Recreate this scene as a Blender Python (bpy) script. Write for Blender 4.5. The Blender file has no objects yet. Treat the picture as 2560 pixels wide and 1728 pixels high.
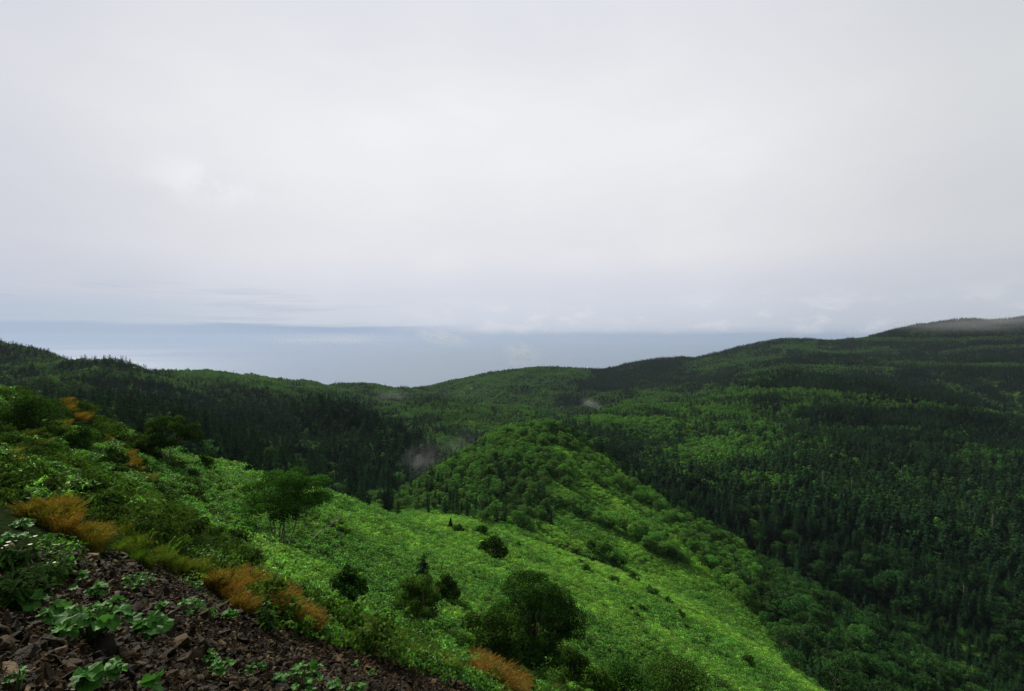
import bpy, math, random
import numpy as np
from mathutils import Matrix, Vector
rng = np.random.default_rng(7)
random.seed(7)
S = bpy.context.scene
COL = S.collection

# ------------------------------------------------------------------ camera, sky, sun, exposure
FPX = 1280.0                       # focal length in photograph pixels (2560 wide)
V_HOR = 842.0
PITCH = math.atan((864 - V_HOR) / FPX)
cam_d = bpy.data.cameras.new('camera'); cam = bpy.data.objects.new('camera', cam_d); COL.objects.link(cam)
cam_d.sensor_width = 36; cam_d.lens = 18; cam_d.clip_start = 0.1; cam_d.clip_end = 400000
cam.location = (0, 0, 0); cam.rotation_euler = (math.radians(90) - PITCH, 0, 0)
S.camera = cam
S.view_settings.view_transform = 'Standard'; S.view_settings.look = 'None'
S.view_settings.gamma = 1; S.view_settings.use_curve_mapping = False
S.view_settings.exposure = 0.0
S.cycles.volume_step_rate = 4; S.cycles.volume_max_steps = 64
S.cycles.use_denoising = True; S.cycles.denoising_prefilter = 'NONE'; S.cycles.use_adaptive_sampling = False
S.cycles.max_bounces = 6; S.cycles.diffuse_bounces = 3; S.cycles.volume_bounces = 1
S.cycles.transmission_bounces = 4; S.cycles.glossy_bounces = 2

SUN_EL, SUN_AZ = math.radians(38), math.radians(-46)     # ahead of the camera, a little to the left
sun_d = bpy.data.lights.new('sun', 'SUN'); sun = bpy.data.objects.new('sun', sun_d); COL.objects.link(sun)
sun_d.energy = 4.6; sun_d.angle = math.radians(6); sun_d.color = (1.0, 0.93, 0.80)
sd = Vector((math.sin(SUN_AZ) * math.cos(SUN_EL), math.cos(SUN_AZ) * math.cos(SUN_EL), math.sin(SUN_EL)))
sun.rotation_euler = sd.to_track_quat('Z', 'Y').to_euler()

class NT:
    """small helper to write node trees"""
    def __init__(s, tree): s.t = tree; s.n = tree.nodes; s.n.clear()
    def new(s, ty, **kw):
        nd = s.n.new(ty)
        for k, v in kw.items(): setattr(nd, k, v)
        return nd
    def link(s, a, b): s.t.links.new(a, b)
    def put(s, sock, v):
        if isinstance(v, bpy.types.NodeSocket): s.t.links.new(v, sock)
        else: sock.default_value = v
    def math(s, op, a, b=0.0, c=None, clamp=False):
        nd = s.new('ShaderNodeMath', operation=op, use_clamp=clamp)
        s.put(nd.inputs[0], a); s.put(nd.inputs[1], b)
        if c is not None: s.put(nd.inputs[2], c)
        return nd.outputs[0]
    def mapr(s, v, a, b, c=0.0, d=1.0, smooth=True):
        nd = s.new('ShaderNodeMapRange'); nd.interpolation_type = 'SMOOTHSTEP' if smooth else 'LINEAR'
        s.put(nd.inputs[0], v)
        for i, x in enumerate((a, b, c, d)): nd.inputs[i + 1].default_value = x
        return nd.outputs[0]
    def mix(s, f, a, b, mode='MIX'):
        nd = s.new('ShaderNodeMix', data_type='RGBA', blend_type=mode)
        s.put(nd.inputs[0], f)
        for sock, v in ((nd.inputs[6], a), (nd.inputs[7], b)):
            if isinstance(v, tuple) and len(v) == 3: v = (*v, 1)
            s.put(sock, v)
        return nd.outputs[2]
    def noise(s, vec, scale, detail=4, rough=0.5, col=False):
        nd = s.new('ShaderNodeTexNoise')
        if vec is not None: s.link(vec, nd.inputs['Vector'])
        nd.inputs['Scale'].default_value = scale; nd.inputs['Detail'].default_value = detail
        nd.inputs['Roughness'].default_value = rough
        return nd.outputs[1 if col else 0]
    def mapping(s, vec, loc=(0, 0, 0), rot=(0, 0, 0), scale=(1, 1, 1)):
        nd = s.new('ShaderNodeMapping'); s.link(vec, nd.inputs[0])
        nd.inputs[1].default_value = loc; nd.inputs[2].default_value = rot; nd.inputs[3].default_value = scale
        return nd.outputs[0]

W = bpy.data.worlds.new('World'); S.world = W; W.use_nodes = True
t = NT(W.node_tree)
tc = t.new('ShaderNodeTexCoord').outputs['Generated']
sx = t.new('ShaderNodeSeparateXYZ'); t.link(tc, sx.inputs[0]); X_, Y_, Z_ = sx.outputs
sky = t.new('ShaderNodeTexSky', sky_type='NISHITA'); sky.sun_disc = False
sky.sun_elevation = SUN_EL; sky.sun_rotation = SUN_AZ; sky.altitude = 600
nish = t.mix(1.0, sky.outputs[0], (0.1, 0.1, 0.1), 'MULTIPLY')
az = t.math('ARCTAN2', X_, Y_)                                     # compass angle of the view ray
zc = t.math('MAXIMUM', Z_, 0.0)
ramp = t.new('ShaderNodeValToRGB'); t.link(zc, ramp.inputs[0])
cr = ramp.color_ramp; cr.interpolation = 'EASE'
stops = [(0.0, (.60, .65, .76)), (0.02, (.66, .70, .79)), (0.07, (.70, .72, .80)), (0.16, (.80, .80, .83)),
         (0.34, (.87, .87, .885)), (0.55, (.78, .79, .83)), (0.9, (.70, .71, .75))]
cr.elements[0].position = 0; cr.elements[0].color = (*stops[0][1], 1)
cr.elements[1].position = stops[-1][0]; cr.elements[1].color = (*stops[-1][1], 1)
for p, c in stops[1:-1]:
    e = cr.elements.new(p); e.color = (*c, 1)
c = ramp.outputs[0]
# thin bright place of the overcast where the sun stands behind it, greyer away from it
lobe = t.new('ShaderNodeVectorMath', operation='DOT_PRODUCT'); t.link(tc, lobe.inputs[0])
ld = Vector((-0.03, 0.93, 0.40)).normalized(); lobe.inputs[1].default_value = ld
lb = t.mapr(lobe.outputs['Value'], 0.74, 1.0, 0.0, 1.0)
c = t.mix(1.0, c, t.mix(lb, (.90, .905, .915), (1.02, 1.02, 1.02)), 'MULTIPLY')
# broad soft cloud masses
m1 = t.noise(t.mapping(tc, scale=(1, 1, 1.6)), 2.2, 5, .5)
c = t.mix(1.0, c, t.mix(t.mapr(m1, .35, .7), (.975, .98, .99), (1.02, 1.02, 1.015)), 'MULTIPLY')
m2 = t.noise(t.mapping(tc, loc=(3, 1, 0), scale=(1, 1, 3.0)), 5.5, 6, .55)
c = t.mix(1.0, c, t.mix(t.mapr(m2, .4, .75), (.99, .99, .993), (1.015, 1.015, 1.012)), 'MULTIPLY')
# low grey-blue bands over the sea on the left, white bank in the middle
band = t.noise(t.mapping(tc, loc=(0, 2, .3), scale=(1.6, 1.6, 26)), 2.4, 6, .6)
left = t.mapr(az, -0.12, -0.55, 0.0, 1.0)
lowm = t.math('MULTIPLY', t.mapr(Z_, 0.105, 0.055, 0, 1), t.mapr(Z_, -.01, 0.02, .35, 1))
bm = t.math('MULTIPLY', t.math('MULTIPLY', left, lowm), t.mapr(band, .47, .66))
c = t.mix(t.math('MULTIPLY', bm, .8), c, (.47, .53, .64))
# strip of far clear air under the cloud base
hz = t.math('ADD', Z_, t.math('MULTIPLY', t.math('SUBTRACT', band, .5), 0.02))
strip = t.math('MULTIPLY', t.mapr(hz, 0.024, 0.018, 0, 1), t.mapr(az, -0.02, -0.35, 0.0, 1.0))
c = t.mix(t.math('MULTIPLY', strip, .9), c, (.27, .385, .60))
stripb = t.math('MULTIPLY', t.mapr(hz, 0.075, 0.04, 0, 1), t.mapr(az, -0.3, -0.75, 0.0, 1.0))
c = t.mix(t.math('MULTIPLY', stripb, .6), c, (.46, .56, .69))
stripr = t.math('MULTIPLY', t.math('MULTIPLY', t.mapr(hz, .010, .002), t.mapr(az, .02, .2)), t.mapr(az, .55, .4))
c = t.mix(t.math('MULTIPLY', stripr, .75), c, (.27, .40, .54))
c = t.mix(t.math('MULTIPLY', t.mapr(hz, .020, .0), .55), c, (.38, .45, .56))
# puffs of the low white bank
pf = t.noise(t.mapping(tc, loc=(1, 0, 0), scale=(1, 1, 2.2)), 16, 6, .55)
pm = t.math('MULTIPLY', t.math('MULTIPLY', t.mapr(Z_, .10, .03), t.mapr(pf, .48, .66)), t.mapr(az, -.35, .05))
c = t.mix(t.math('MULTIPLY', pm, .55), c, (.80, .80, .85))
# grey veil in the east and a small bright tear
c = t.mix(1.0, c, t.mix(t.mapr(az, .35, .95), (1, 1, 1), (.90, .915, .90)), 'MULTIPLY')
c = t.mix(1.0, c, t.mix(t.mapr(az, -.45, -.95), (1, 1, 1), (.88, .89, .93)), 'MULTIPLY')
tear = t.new('ShaderNodeVectorMath', operation='DISTANCE'); t.link(t.mapping(tc, scale=(1, 1, 2.2)), tear.inputs[0])
td = Vector(((520 - 1280) / FPX, 1, (V_HOR - 455) / FPX)).normalized(); tear.inputs[1].default_value = (td.x, td.y, td.z * 2.2)
tn = t.noise(tc, 9, 5, .6)
tm = t.math('MULTIPLY', t.mapr(tear.outputs['Value'], .13, .0), t.mapr(tn, .42, .62))
c = t.mix(t.math('MULTIPLY', tm, .6), c, (.93, .93, .96))
c = t.mix(t.mapr(Z_, -.02, -.25), c, (.10, .12, .10))
# unseen sky overhead and behind the camera, darkened to cut the fill light
c = t.mix(t.mapr(Z_, .60, .85), c, (.34, .35, .37))
c = t.mix(t.mapr(Y_, .25, -.35), c, (.22, .23, .24))
c = t.mix(.96, nish, c)
bg = t.new('ShaderNodeBackground'); t.link(c, bg.inputs[0]); bg.inputs[1].default_value = 1.0
wo = t.new('ShaderNodeOutputWorld'); t.link(bg.outputs[0], wo.inputs[0])

# ------------------------------------------------------------------ pixel <-> world
CP, SP = math.cos(PITCH), math.sin(PITCH)
def ray(u, v):
    a = (np.asarray(u, float) - 1280) / FPX; b = (864 - np.asarray(v, float)) / FPX
    return a, CP + b * SP, b * CP - SP                 # world x, y, z of the ray
def at(u, v, Y):
    x, y, z = ray(u, v); return x / y * Y, Y + 0 * x, z / y * Y
def pix(x, y, z):
    """photograph pixel a world point falls on (used to trace which plants grow where)"""
    d = y * CP - z * SP; d = np.where(d < .05, .05, d)
    return 1280 + FPX * x / d, 864 - FPX * (y * SP + z * CP) / d

def hsh(i, j, s):
    h = (i.astype(np.int64) * 374761393 + j.astype(np.int64) * 668265263 + s * 974634777) & 0xffffffff
    h = ((h ^ (h >> 13)) * 1274126177) & 0xffffffff
    return ((h ^ (h >> 16)) & 0xffff) / 65535.0
def vnoise(x, y, s=0):
    i = np.floor(x); j = np.floor(y); fx = x - i; fy = y - j
    fx = fx * fx * (3 - 2 * fx); fy = fy * fy * (3 - 2 * fy)
    i = i.astype(np.int64); j = j.astype(np.int64)
    a = hsh(i, j, s); b = hsh(i + 1, j, s); c_ = hsh(i, j + 1, s); d = hsh(i + 1, j + 1, s)
    return (a * (1 - fx) + b * fx) * (1 - fy) + (c_ * (1 - fx) + d * fx) * fy
def fbm(x, y, o=4, s=0):
    r = 0; a = .5
    for k in range(o):
        r = r + a * (vnoise(x * 2 ** k + 17.3 * k, y * 2 ** k - 9.1 * k, s + k) - .5); a *= .5
    return r * 2

# ------------------------------------------------------------------ the lie of the land: crest and foot lines of each hill
TH0 = np.radians(np.linspace(-180, 180, 1441))
def line(knots, dz=0.0, sm=5):
    u, v, Y = (np.array(c_, float) for c_ in zip(*knots))
    x, y, z = at(u, v, Y)
    th = np.arctan2(x, y); r = np.hypot(x, y)
    lr = np.interp(TH0, th, np.log(r)); zz = np.interp(TH0, th, (z + dz) / r)
    k = np.exp(-.5 * (np.arange(-12, 13) / sm) ** 2); k /= k.sum()
    lr = np.convolve(np.pad(lr, 12, 'edge'), k, 'valid'); zz = np.convolve(np.pad(zz, 12, 'edge'), k, 'valid')
    return np.exp(lr), zz * np.exp(lr), th.min(), th.max()
class Hill:
    def __init__(s, lines, sf, sb, end=0.8):
        s.L = lines; s.sf = sf; s.sb = sb; s.end = end
        s.a = min(l[2] for l in lines); s.b = max(l[3] for l in lines)
    def z(s, th, r):
        R = [np.interp(th, TH0, l[0]) for l in s.L]; Z = [np.interp(th, TH0, l[1]) for l in s.L]
        for i in range(1, len(R)): R[i] = np.maximum(R[i], R[i - 1] * 1.02)
        out = Z[0] - s.sf * (R[0] - r)
        for i in range(len(R) - 1):
            f = (r - R[i]) / (R[i + 1] - R[i]); out = np.where(r >= R[i], Z[i] + f * (Z[i + 1] - Z[i]), out)
        out = np.where(r >= R[-1], Z[-1] - s.sb * (r - R[-1]), out)
        over = np.maximum(0, np.maximum(s.a - th, th - s.b))
        return out - s.end * over * r
PA, PB, PZ = -0.496, -0.610, -1.72           # the scree slope the photographer stands on
near = [line([(-600, 1180, 9), (130, 1285, 10.5), (300, 1350, 11), (500, 1440, 12), (820, 1570, 13), (1000, 1625, 14), (1290, 1735, 16),
              (1700, 2000, 18), (2300, 2350, 20), (3000, 2800, 22)]),
        line([(-600, 1020, 24), (0, 1135, 25), (300, 1215, 26), (500, 1310, 26), (720, 1385, 33), (1050, 1605, 26), (1330, 1700, 29),
              (1500, 1750, 38), (1800, 1760, 50), (2200, 2000, 60), (3000, 2500, 70)]),
        line([(-600, 985, 34), (0, 1040, 33), (250, 1095, 36), (550, 1205, 45), (720, 1245, 54), (1000, 1372, 65), (1270, 1450, 68),
              (1500, 1525, 72), (1700, 1590, 75), (1990, 1745, 70), (2300, 1950, 75), (3000, 2300, 85)]),
        line([(-600, 960, 42), (0, 975, 40), (100, 985, 41), (250, 1050, 43), (400, 1125, 50), (550, 1160, 58), (640, 1190, 64),
              (800, 1230, 75), (1000, 1296, 90), (1130, 1311, 100), (1270, 1333, 112), (1400, 1375, 118), (1550, 1425, 116),
              (1700, 1490, 110), (1850, 1575, 105), (2000, 1695, 95), (2300, 1850, 95), (3000, 2150, 100)])]
TREE = -7.5; TF = -4.5
HILLS = [
  Hill([line([(600, 1345, 100), (900, 1345, 105), (1100, 1345, 112), (1270, 1345, 122), (1400, 1350, 130), (1550, 1425, 127), (1700, 1495, 121),
              (1850, 1580, 114), (2000, 1700, 108), (2300, 1840, 105), (2560, 1960, 105), (3000, 2060, 110)]),
        line([(600, 1330, 150), (900, 1300, 160), (1100, 1255, 170), (1270, 1218, 175), (1400, 1215, 178), (1550, 1300, 165), (1700, 1380, 155),
              (1850, 1460, 145), (2000, 1560, 138), (2300, 1720, 125), (2560, 1840, 120), (3000, 1960, 120)]),
        line([(600, 1340, 180), (900, 1300, 190), (1000, 1250, 200), (1100, 1176, 215), (1200, 1102, 230), (1300, 1066, 240), (1400, 1062, 245),
              (1500, 1126, 235), (1600, 1205, 220), (1700, 1272, 205), (1850, 1380, 190), (2000, 1480, 175), (2150, 1570, 160), (2350, 1690, 145),
              (2560, 1790, 140), (3000, 1960, 140)])], .5, .55),
  Hill([line([(100, 1170, 200), (720, 1270, 200), (1000, 1320, 210), (1200, 1350, 220), (1500, 1470, 250)], TREE),
        line([(100, 1080, 300), (330, 1010, 330), (480, 987, 380), (600, 967, 420), (700, 957, 430), (800, 957, 430), (900, 978, 425),
              (1000, 1032, 400), (1100, 1107, 370), (1180, 1160, 340), (1300, 1250, 330), (1500, 1400, 320)], TREE - 1)], .45, .5),
  Hill([line([(-500, 1150, 120), (0, 1150, 130), (300, 1110, 130), (560, 1180, 140), (700, 1230, 150)], -5),
        line([(-500, 1000, 200), (0, 985, 210), (330, 1005, 230), (520, 1040, 220), (700, 1120, 210)], -5)], .4, .4),
  Hill([line([(900, 1100, 520), (1200, 1110, 480), (1450, 1110, 480), (1700, 1200, 450)], TF),
        line([(850, 1025, 650), (950, 1005, 700), (1030, 988, 720), (1100, 985, 740), (1200, 1000, 760), (1300, 1005, 760), (1400, 1012, 740),
              (1450, 1038, 700), (1550, 1080, 650), (1700, 1150, 600)], TF)], .3, .45),
  Hill([line([(-300, 980, 300), (0, 1000, 300), (400, 1020, 340), (600, 1040, 380)], TF),
        line([(-300, 912, 470), (0, 908, 480), (150, 902, 500), (300, 912, 520), (400, 938, 520), (500, 968, 500), (600, 1005, 480)], TF)], .4, .35),
  Hill([line([(-500, 960, 330), (0, 960, 400), (300, 965, 480), (600, 975, 560), (800, 990, 640), (950, 1015, 780), (1060, 1015, 850), (1150, 1030, 900)], TF),
        line([(-500, 815, 600), (0, 838, 640), (120, 848, 660), (230, 882, 720), (300, 889, 760), (450, 894, 800), (650, 926, 900), (800, 943, 1000),
              (950, 966, 1150), (1060, 967, 1250), (1150, 985, 1300)], TF)], .3, .35),
  Hill([line([(1300, 1250, 300), (1500, 1220, 280), (1700, 1250, 270), (1900, 1290, 260), (2100, 1350, 240), (2300, 1440, 215), (2560, 1540, 190), (3000, 1640, 180)], -6),
        line([(1300, 1120, 420), (1500, 1082, 430), (1700, 1052, 470), (1900, 1022, 500), (2100, 1012, 500), (2300, 1022, 480), (2560, 1062, 440), (3000, 1120, 420)], TF),
        line([(1300, 1085, 520), (1400, 1045, 560), (1500, 1007, 600), (1620, 982, 640), (1740, 978, 650), (1800, 962, 680), (1900, 927, 720),
              (2050, 919, 740), (2200, 927, 730), (2350, 957, 700), (2480, 1002, 660), (2600, 1050, 620), (3000, 1100, 600)], TF)], .45, .35),
  Hill([line([(1500, 1010, 850), (1600, 1000, 850), (1900, 950, 900), (2300, 950, 850), (2560, 960, 760), (3000, 980, 700)], TF),
        line([(1500, 975, 1000), (1600, 960, 1000), (1750, 935, 1050), (1900, 887, 1100), (2100, 880, 1100), (2300, 886, 1050), (2400, 878, 1000), (2560, 870, 950),
              (3000, 860, 900)], TF)], .3, .25),
  Hill([line([(950, 1010, 1050), (1200, 1030, 950), (1400, 1030, 950), (1600, 990, 1100), (1900, 930, 1250), (2150, 900, 1200), (2560, 880, 1150), (3000, 870, 1100)], TF),
        line([(950, 975, 1300), (1060, 966, 1300), (1110, 952, 1320), (1200, 929, 1350), (1270, 919, 1350), (1350, 908, 1350), (1430, 913, 1350),
              (1500, 925, 1400), (1560, 906, 1500), (1620, 894, 1500), (1760, 887, 1500), (1850, 863, 1600), (1930, 847, 1600), (2000, 841, 1600),
              (2080, 849, 1600), (2150, 846, 1550), (2180, 827, 1500), (2250, 816, 1500), (2350, 801, 1450), (2450, 789, 1400), (2560, 788, 1400),
              (3000, 770, 1350)], TF)], .3, .3, .25),
]
NEAR = Hill(near, 0, .55, 0.0)
SEA_Z = -620.0
def height(x, y):
    x = np.asarray(x, float); y = np.asarray(y, float)
    r = np.hypot(x, y) + 1e-6; th = np.arctan2(x, y)
    th = np.where(np.abs(th) > 2.6, 2.6 * np.sign(th), th)
    plane = PZ + PA * x + PB * y
    zn = NEAR.z(th, r)
    r1 = np.interp(th, TH0, near[0][0]); z1 = np.interp(th, TH0, near[0][1])
    pl1 = PZ + r1 * (PA * np.sin(th) + PB * np.cos(th))      # plane value at the first line, bent to meet it
    f = np.clip(r / r1, 0, 1)
    zin = plane + (z1 - pl1) * f * f
    zn = np.where(r < r1, zin, zn)
    zn = np.where(np.abs(th) > 1.2, zn + (plane - zn) * np.clip((np.abs(th) - 1.2) / .3, 0, 1) * (r < 400) , zn)
    k = np.maximum(.012 * r, .05)
    zs = [h.z(th, r) for h in HILLS] + [zn]
    floor = np.where(th > .15, -125.0, -150.0) - np.clip(r - 1400, 0, 1e9) * .35
    zs.append(floor + 0 * r)
    m = zs[0]
    for z_ in zs[1:]: m = np.maximum(m, z_)
    s_ = sum(np.exp(np.maximum((z_ - m) / k, -40)) for z_ in zs)
    z = m + k * np.log(s_) * .6
    # gullies, hummocks, small unevenness
    w = np.clip((r - 90) / 300, 0, 1) * (1 - .65 * np.clip((r - 1100) / 250, 0, 1))
    z = z + fbm(x / 170, y / 170, 4, 3) * (14 + 8 * np.clip((r - 450) / 300, 0, 1)) * w - np.abs(fbm(x / 110, y / 110, 3, 40)) * (12 + 10 * np.clip((r - 262) / 100, 0, 1) + 12 * np.clip((r - 600) / 300, 0, 1)) * w
    z = z + fbm(x / 9, y / 9, 3, 11) * 1.0 * np.clip((r - 6) / 30, 0, 1) + fbm(x / 1.7, y / 1.7, 3, 23) * .22 * np.clip((r - 2) / 6, 0, 1)
    behind = np.clip((-y + 0) / 6, 0, 1)
    z = np.where(y < 0, z * (1 - behind) + (plane * np.exp(-r / 60) + (1 - np.exp(-r / 60)) * 12) * behind, z)
    return np.maximum(z, SEA_Z - 15)

class HGrid:                                 # what can be seen over what, for culling hidden plants
    th = np.radians(np.linspace(-58, 58, 700)); lr = np.linspace(math.log(2), math.log(3000), 900)
TT, LL = np.meshgrid(HGrid.th, HGrid.lr, indexing='ij'); RR = np.exp(LL)
ZZ = height(RR * np.sin(TT), RR * np.cos(TT)); SS = ZZ / RR
HOR = np.maximum.accumulate(SS, axis=1)
def visible(x, y, z, h, margin=.006):
    """is the top (z+h) of a plant above everything nearer, with slack for a step to the side"""
    r = np.hypot(x, y); th = np.arctan2(x, y)
    i = np.clip(((th - HGrid.th[0]) / (HGrid.th[1] - HGrid.th[0])).astype(int), 0, 699)
    j = np.clip(((np.log(r) - HGrid.lr[0]) / (HGrid.lr[1] - HGrid.lr[0])).astype(int) - 3, 0, 899)
    return (z + h) / r > HOR[i, j] - margin
def ground_at(u, v, rmin=1.5):
    """point of the ground seen at a photograph pixel"""
    dx, dy, dz = (float(c_) for c_ in ray(u, v)); n = math.hypot(dx, dy)
    r = np.exp(np.linspace(math.log(rmin), math.log(2600), 6000))
    x, y, z = dx / n * r, dy / n * r, dz / n * r
    h = height(x, y); k = np.argmax(h >= z)
    if not (h >= z).any(): k = int(np.argmin(z - h))
    return float(x[k]), float(y[k]), float(h[k])

# ------------------------------------------------------------------ mesh helpers
class Geo:
    def __init__(s): s.v = []; s.f = []; s.m = []; s.nv = 0
    def add(s, v, f, mi=0):
        v = np.asarray(v, float).reshape(-1, 3); f = np.asarray(f, int)
        s.v.append(v); s.f.append(f + s.nv); s.m.append(np.full(len(f), mi)); s.nv += len(v); return s
    def quads(s, q, mi=0):
        q = np.asarray(q, float); n = len(q)
        return s.add(q.reshape(-1, 3), np.arange(n * 4).reshape(n, 4), mi)
    def mesh(s, name, mats, smooth=False):
        v = np.concatenate(s.v); me = bpy.data.meshes.new(name)
        tot = np.concatenate([np.full(len(f), f.shape[1]) for f in s.f]); loops = np.concatenate([f.ravel() for f in s.f])
        me.vertices.add(len(v)); me.vertices.foreach_set('co', v.ravel())
        me.loops.add(len(loops)); me.loops.foreach_set('vertex_index', loops)
        me.polygons.add(len(tot)); me.polygons.foreach_set('loop_start', np.concatenate([[0], np.cumsum(tot)[:-1]]))
        me.polygons.foreach_set('loop_total', tot)
        for m in mats: me.materials.append(m)
        me.polygons.foreach_set('material_index', np.concatenate(s.m))
        me.polygons.foreach_set('use_smooth', np.full(len(tot), smooth)); me.update(); me.validate(); return me
def tube(g, pts, rad, n=6, mi=0):
    pts = np.asarray(pts, float); rad = np.asarray(rad, float); m = len(pts)
    d = np.gradient(pts, axis=0); d /= np.linalg.norm(d, axis=1)[:, None] + 1e-9
    ref = np.array([1, .1, .05]) if abs(d[:, 2]).mean() > .5 else np.array([0, 0, 1.])
    a = np.cross(d, ref); a /= np.linalg.norm(a, axis=1)[:, None] + 1e-9; b = np.cross(d, a)
    ph = np.arange(n) / n * 2 * np.pi
    v = pts[:, None] + rad[:, None, None] * (a[:, None] * np.cos(ph)[None, :, None] + b[:, None] * np.sin(ph)[None, :, None])
    f = [[i * n + j, i * n + (j + 1) % n, (i + 1) * n + (j + 1) % n, (i + 1) * n + j] for i in range(m - 1) for j in range(n)]
    g.add(v, f, mi)
def unit(a): return a / (np.linalg.norm(a, axis=-1, keepdims=True) + 1e-9)
def leafquads(c_, ln, wd, R, nrm=None, spread=1.0, droop=0.0):
    """one folded rhombic leaf at each centre"""
    n = len(c_); ln = np.broadcast_to(ln, n)[:, None]; wd = np.broadcast_to(wd, n)[:, None]
    N = R.normal(size=(n, 3)) * spread
    if nrm is not None: N = N + nrm
    N = unit(N); d = unit(np.cross(N, R.normal(size=(n, 3)))); d[:, 2] -= droop; d = unit(d); s = unit(np.cross(N, d))
    fold = unit(np.cross(d, s)) * wd * .18
    return np.stack([c_ - d * ln / 2, c_ + s * wd / 2 + fold, c_ + d * ln / 2, c_ - s * wd / 2 + fold], 1)

def obj(name, me, parent=None, loc=None, label=None, cat=None, group=None, kind=None):
    o = bpy.data.objects.new(name, me); COL.objects.link(o)
    if parent: o.parent = parent
    if loc is not None: o.location = loc
    tag(o, label, cat, group, kind); return o
def tag(o, label=None, cat=None, group=None, kind=None):
    for k, v in (('label', label), ('category', cat), ('group', group), ('kind', kind)):
        if v: o[k] = v
def inside(u, v, poly):
    p = np.asarray(poly, float); r = np.zeros(np.shape(u), bool)
    for (x1, y1), (x2, y2) in zip(p, np.roll(p, -1, 0)):
        if y1 == y2: continue
        c_ = ((v > y1) != (v > y2)) & (u < (x2 - x1) * (v - y1) / (y2 - y1) + x1); r ^= c_
    return r
def near_line(u, v, pl, d):
    r = np.full(np.shape(u), 1e9)
    for (x1, y1), (x2, y2) in zip(pl[:-1], pl[1:]):
        L = (x2 - x1) ** 2 + (y2 - y1) ** 2; t_ = np.clip(((u - x1) * (x2 - x1) + (v - y1) * (y2 - y1)) / L, 0, 1)
        r = np.minimum(r, np.hypot(u - x1 - t_ * (x2 - x1), v - y1 - t_ * (y2 - y1)))
    return r < d
# ------------------------------------------------------------------ materials
def mat(name):
    m = bpy.data.materials.new(name); m.use_nodes = True; return m, NT(m.node_tree)
def leaf_mat(name, cols, tintcol, trans=.3, rough=.55, spec=.25, vary=.35):
    """cols: three base colours picked leaf by leaf; the per-plant number 'tint' moves them towards tintcol"""
    m, t = mat(name)
    isl = t.new('ShaderNodeNewGeometry').outputs['Random Per Island']
    rp = t.new('ShaderNodeValToRGB'); t.link(isl, rp.inputs[0]); e = rp.color_ramp.elements
    e[0].position = 0; e[0].color = (*cols[0], 1); e[1].position = 1; e[1].color = (*cols[2], 1)
    q = rp.color_ramp.elements.new(.55); q.color = (*cols[1], 1)
    at_ = t.new('ShaderNodeAttribute', attribute_type='INSTANCER', attribute_name='tint')
    c_ = t.mix(t.math('MULTIPLY', at_.outputs['Fac'], t.mapr(t.math('FRACT', t.math('MULTIPLY', isl, 5.7)), 0, 1, .35, 1.0, False)), rp.outputs[0], tintcol)
    rnd = t.new('ShaderNodeObjectInfo').outputs['Random']
    val = t.math('MULTIPLY', t.mapr(rnd, 0, 1, 1 - vary, 1 + vary, False), t.mapr(t.noise(t.new('ShaderNodeTexCoord').outputs['Object'], 1.1, 3, .6), .36, .64, .62, 1.38))
    h = t.new('ShaderNodeHueSaturation'); t.link(c_, h.inputs['Color']); t.link(val, h.inputs['Value'])
    t.link(t.mapr(t.math('FRACT', t.math('MULTIPLY', rnd, 7.31)), 0, 1, .485, .515, False), h.inputs['Hue'])
    p = t.new('ShaderNodeBsdfPrincipled'); t.link(h.outputs[0], p.inputs['Base Color'])
    p.inputs['Roughness'].default_value = rough; p.inputs['Specular IOR Level'].default_value = spec * .35
    tr = t.new('ShaderNodeBsdfTranslucent'); t.link(t.mix(1.0, h.outputs[0], (1.25, 1.35, .6), 'MULTIPLY'), tr.inputs[0])
    mx = t.new('ShaderNodeMixShader'); mx.inputs[0].default_value = trans
    t.link(p.outputs[0], mx.inputs[1]); t.link(tr.outputs[0], mx.inputs[2])
    o = t.new('ShaderNodeOutputMaterial'); t.link(mx.outputs[0], o.inputs[0]); return m
M = {}
M['conifer'] = leaf_mat('conifer_needles', [(.008, .028, .012), (.017, .050, .020), (.034, .080, .030)], (.055, .13, .035), .15, .7, 0, .4)
M['broad'] = leaf_mat('broad_leaves', [(.008, .033, .009), (.018, .072, .015), (.040, .135, .026)], (.135, .33, .045), .3, .5, .3, .35)
M['dark_leaf'] = leaf_mat('dark_leaves', [(.013, .036, .007), (.032, .080, .014), (.085, .18, .03)], (.10, .22, .03), .28, .75, .05, .25)
M['sasa'] = leaf_mat('bamboo_grass_leaves', [(.014, .052, .010), (.090, .265, .040), (.25, .52, .11)], (.31, .56, .09), .35, .42, .35, .3)
M['scrub'] = leaf_mat('scrub_leaves', [(.015, .035, .008), (.035, .075, .014), (.09, .16, .03)], (.10, .19, .03), .28, .75, .05, .35)
M['blade'] = leaf_mat('grass_blades', [(.05, .12, .015), (.10, .19, .03), (.17, .26, .04)], (.34, .15, .04), .35, .5, .2, .2)
M['weed'] = leaf_mat('weed_leaves', [(.03, .10, .012), (.06, .20, .02), (.12, .32, .05)], (.22, .36, .03), .3, .45, .35, .25)

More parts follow.
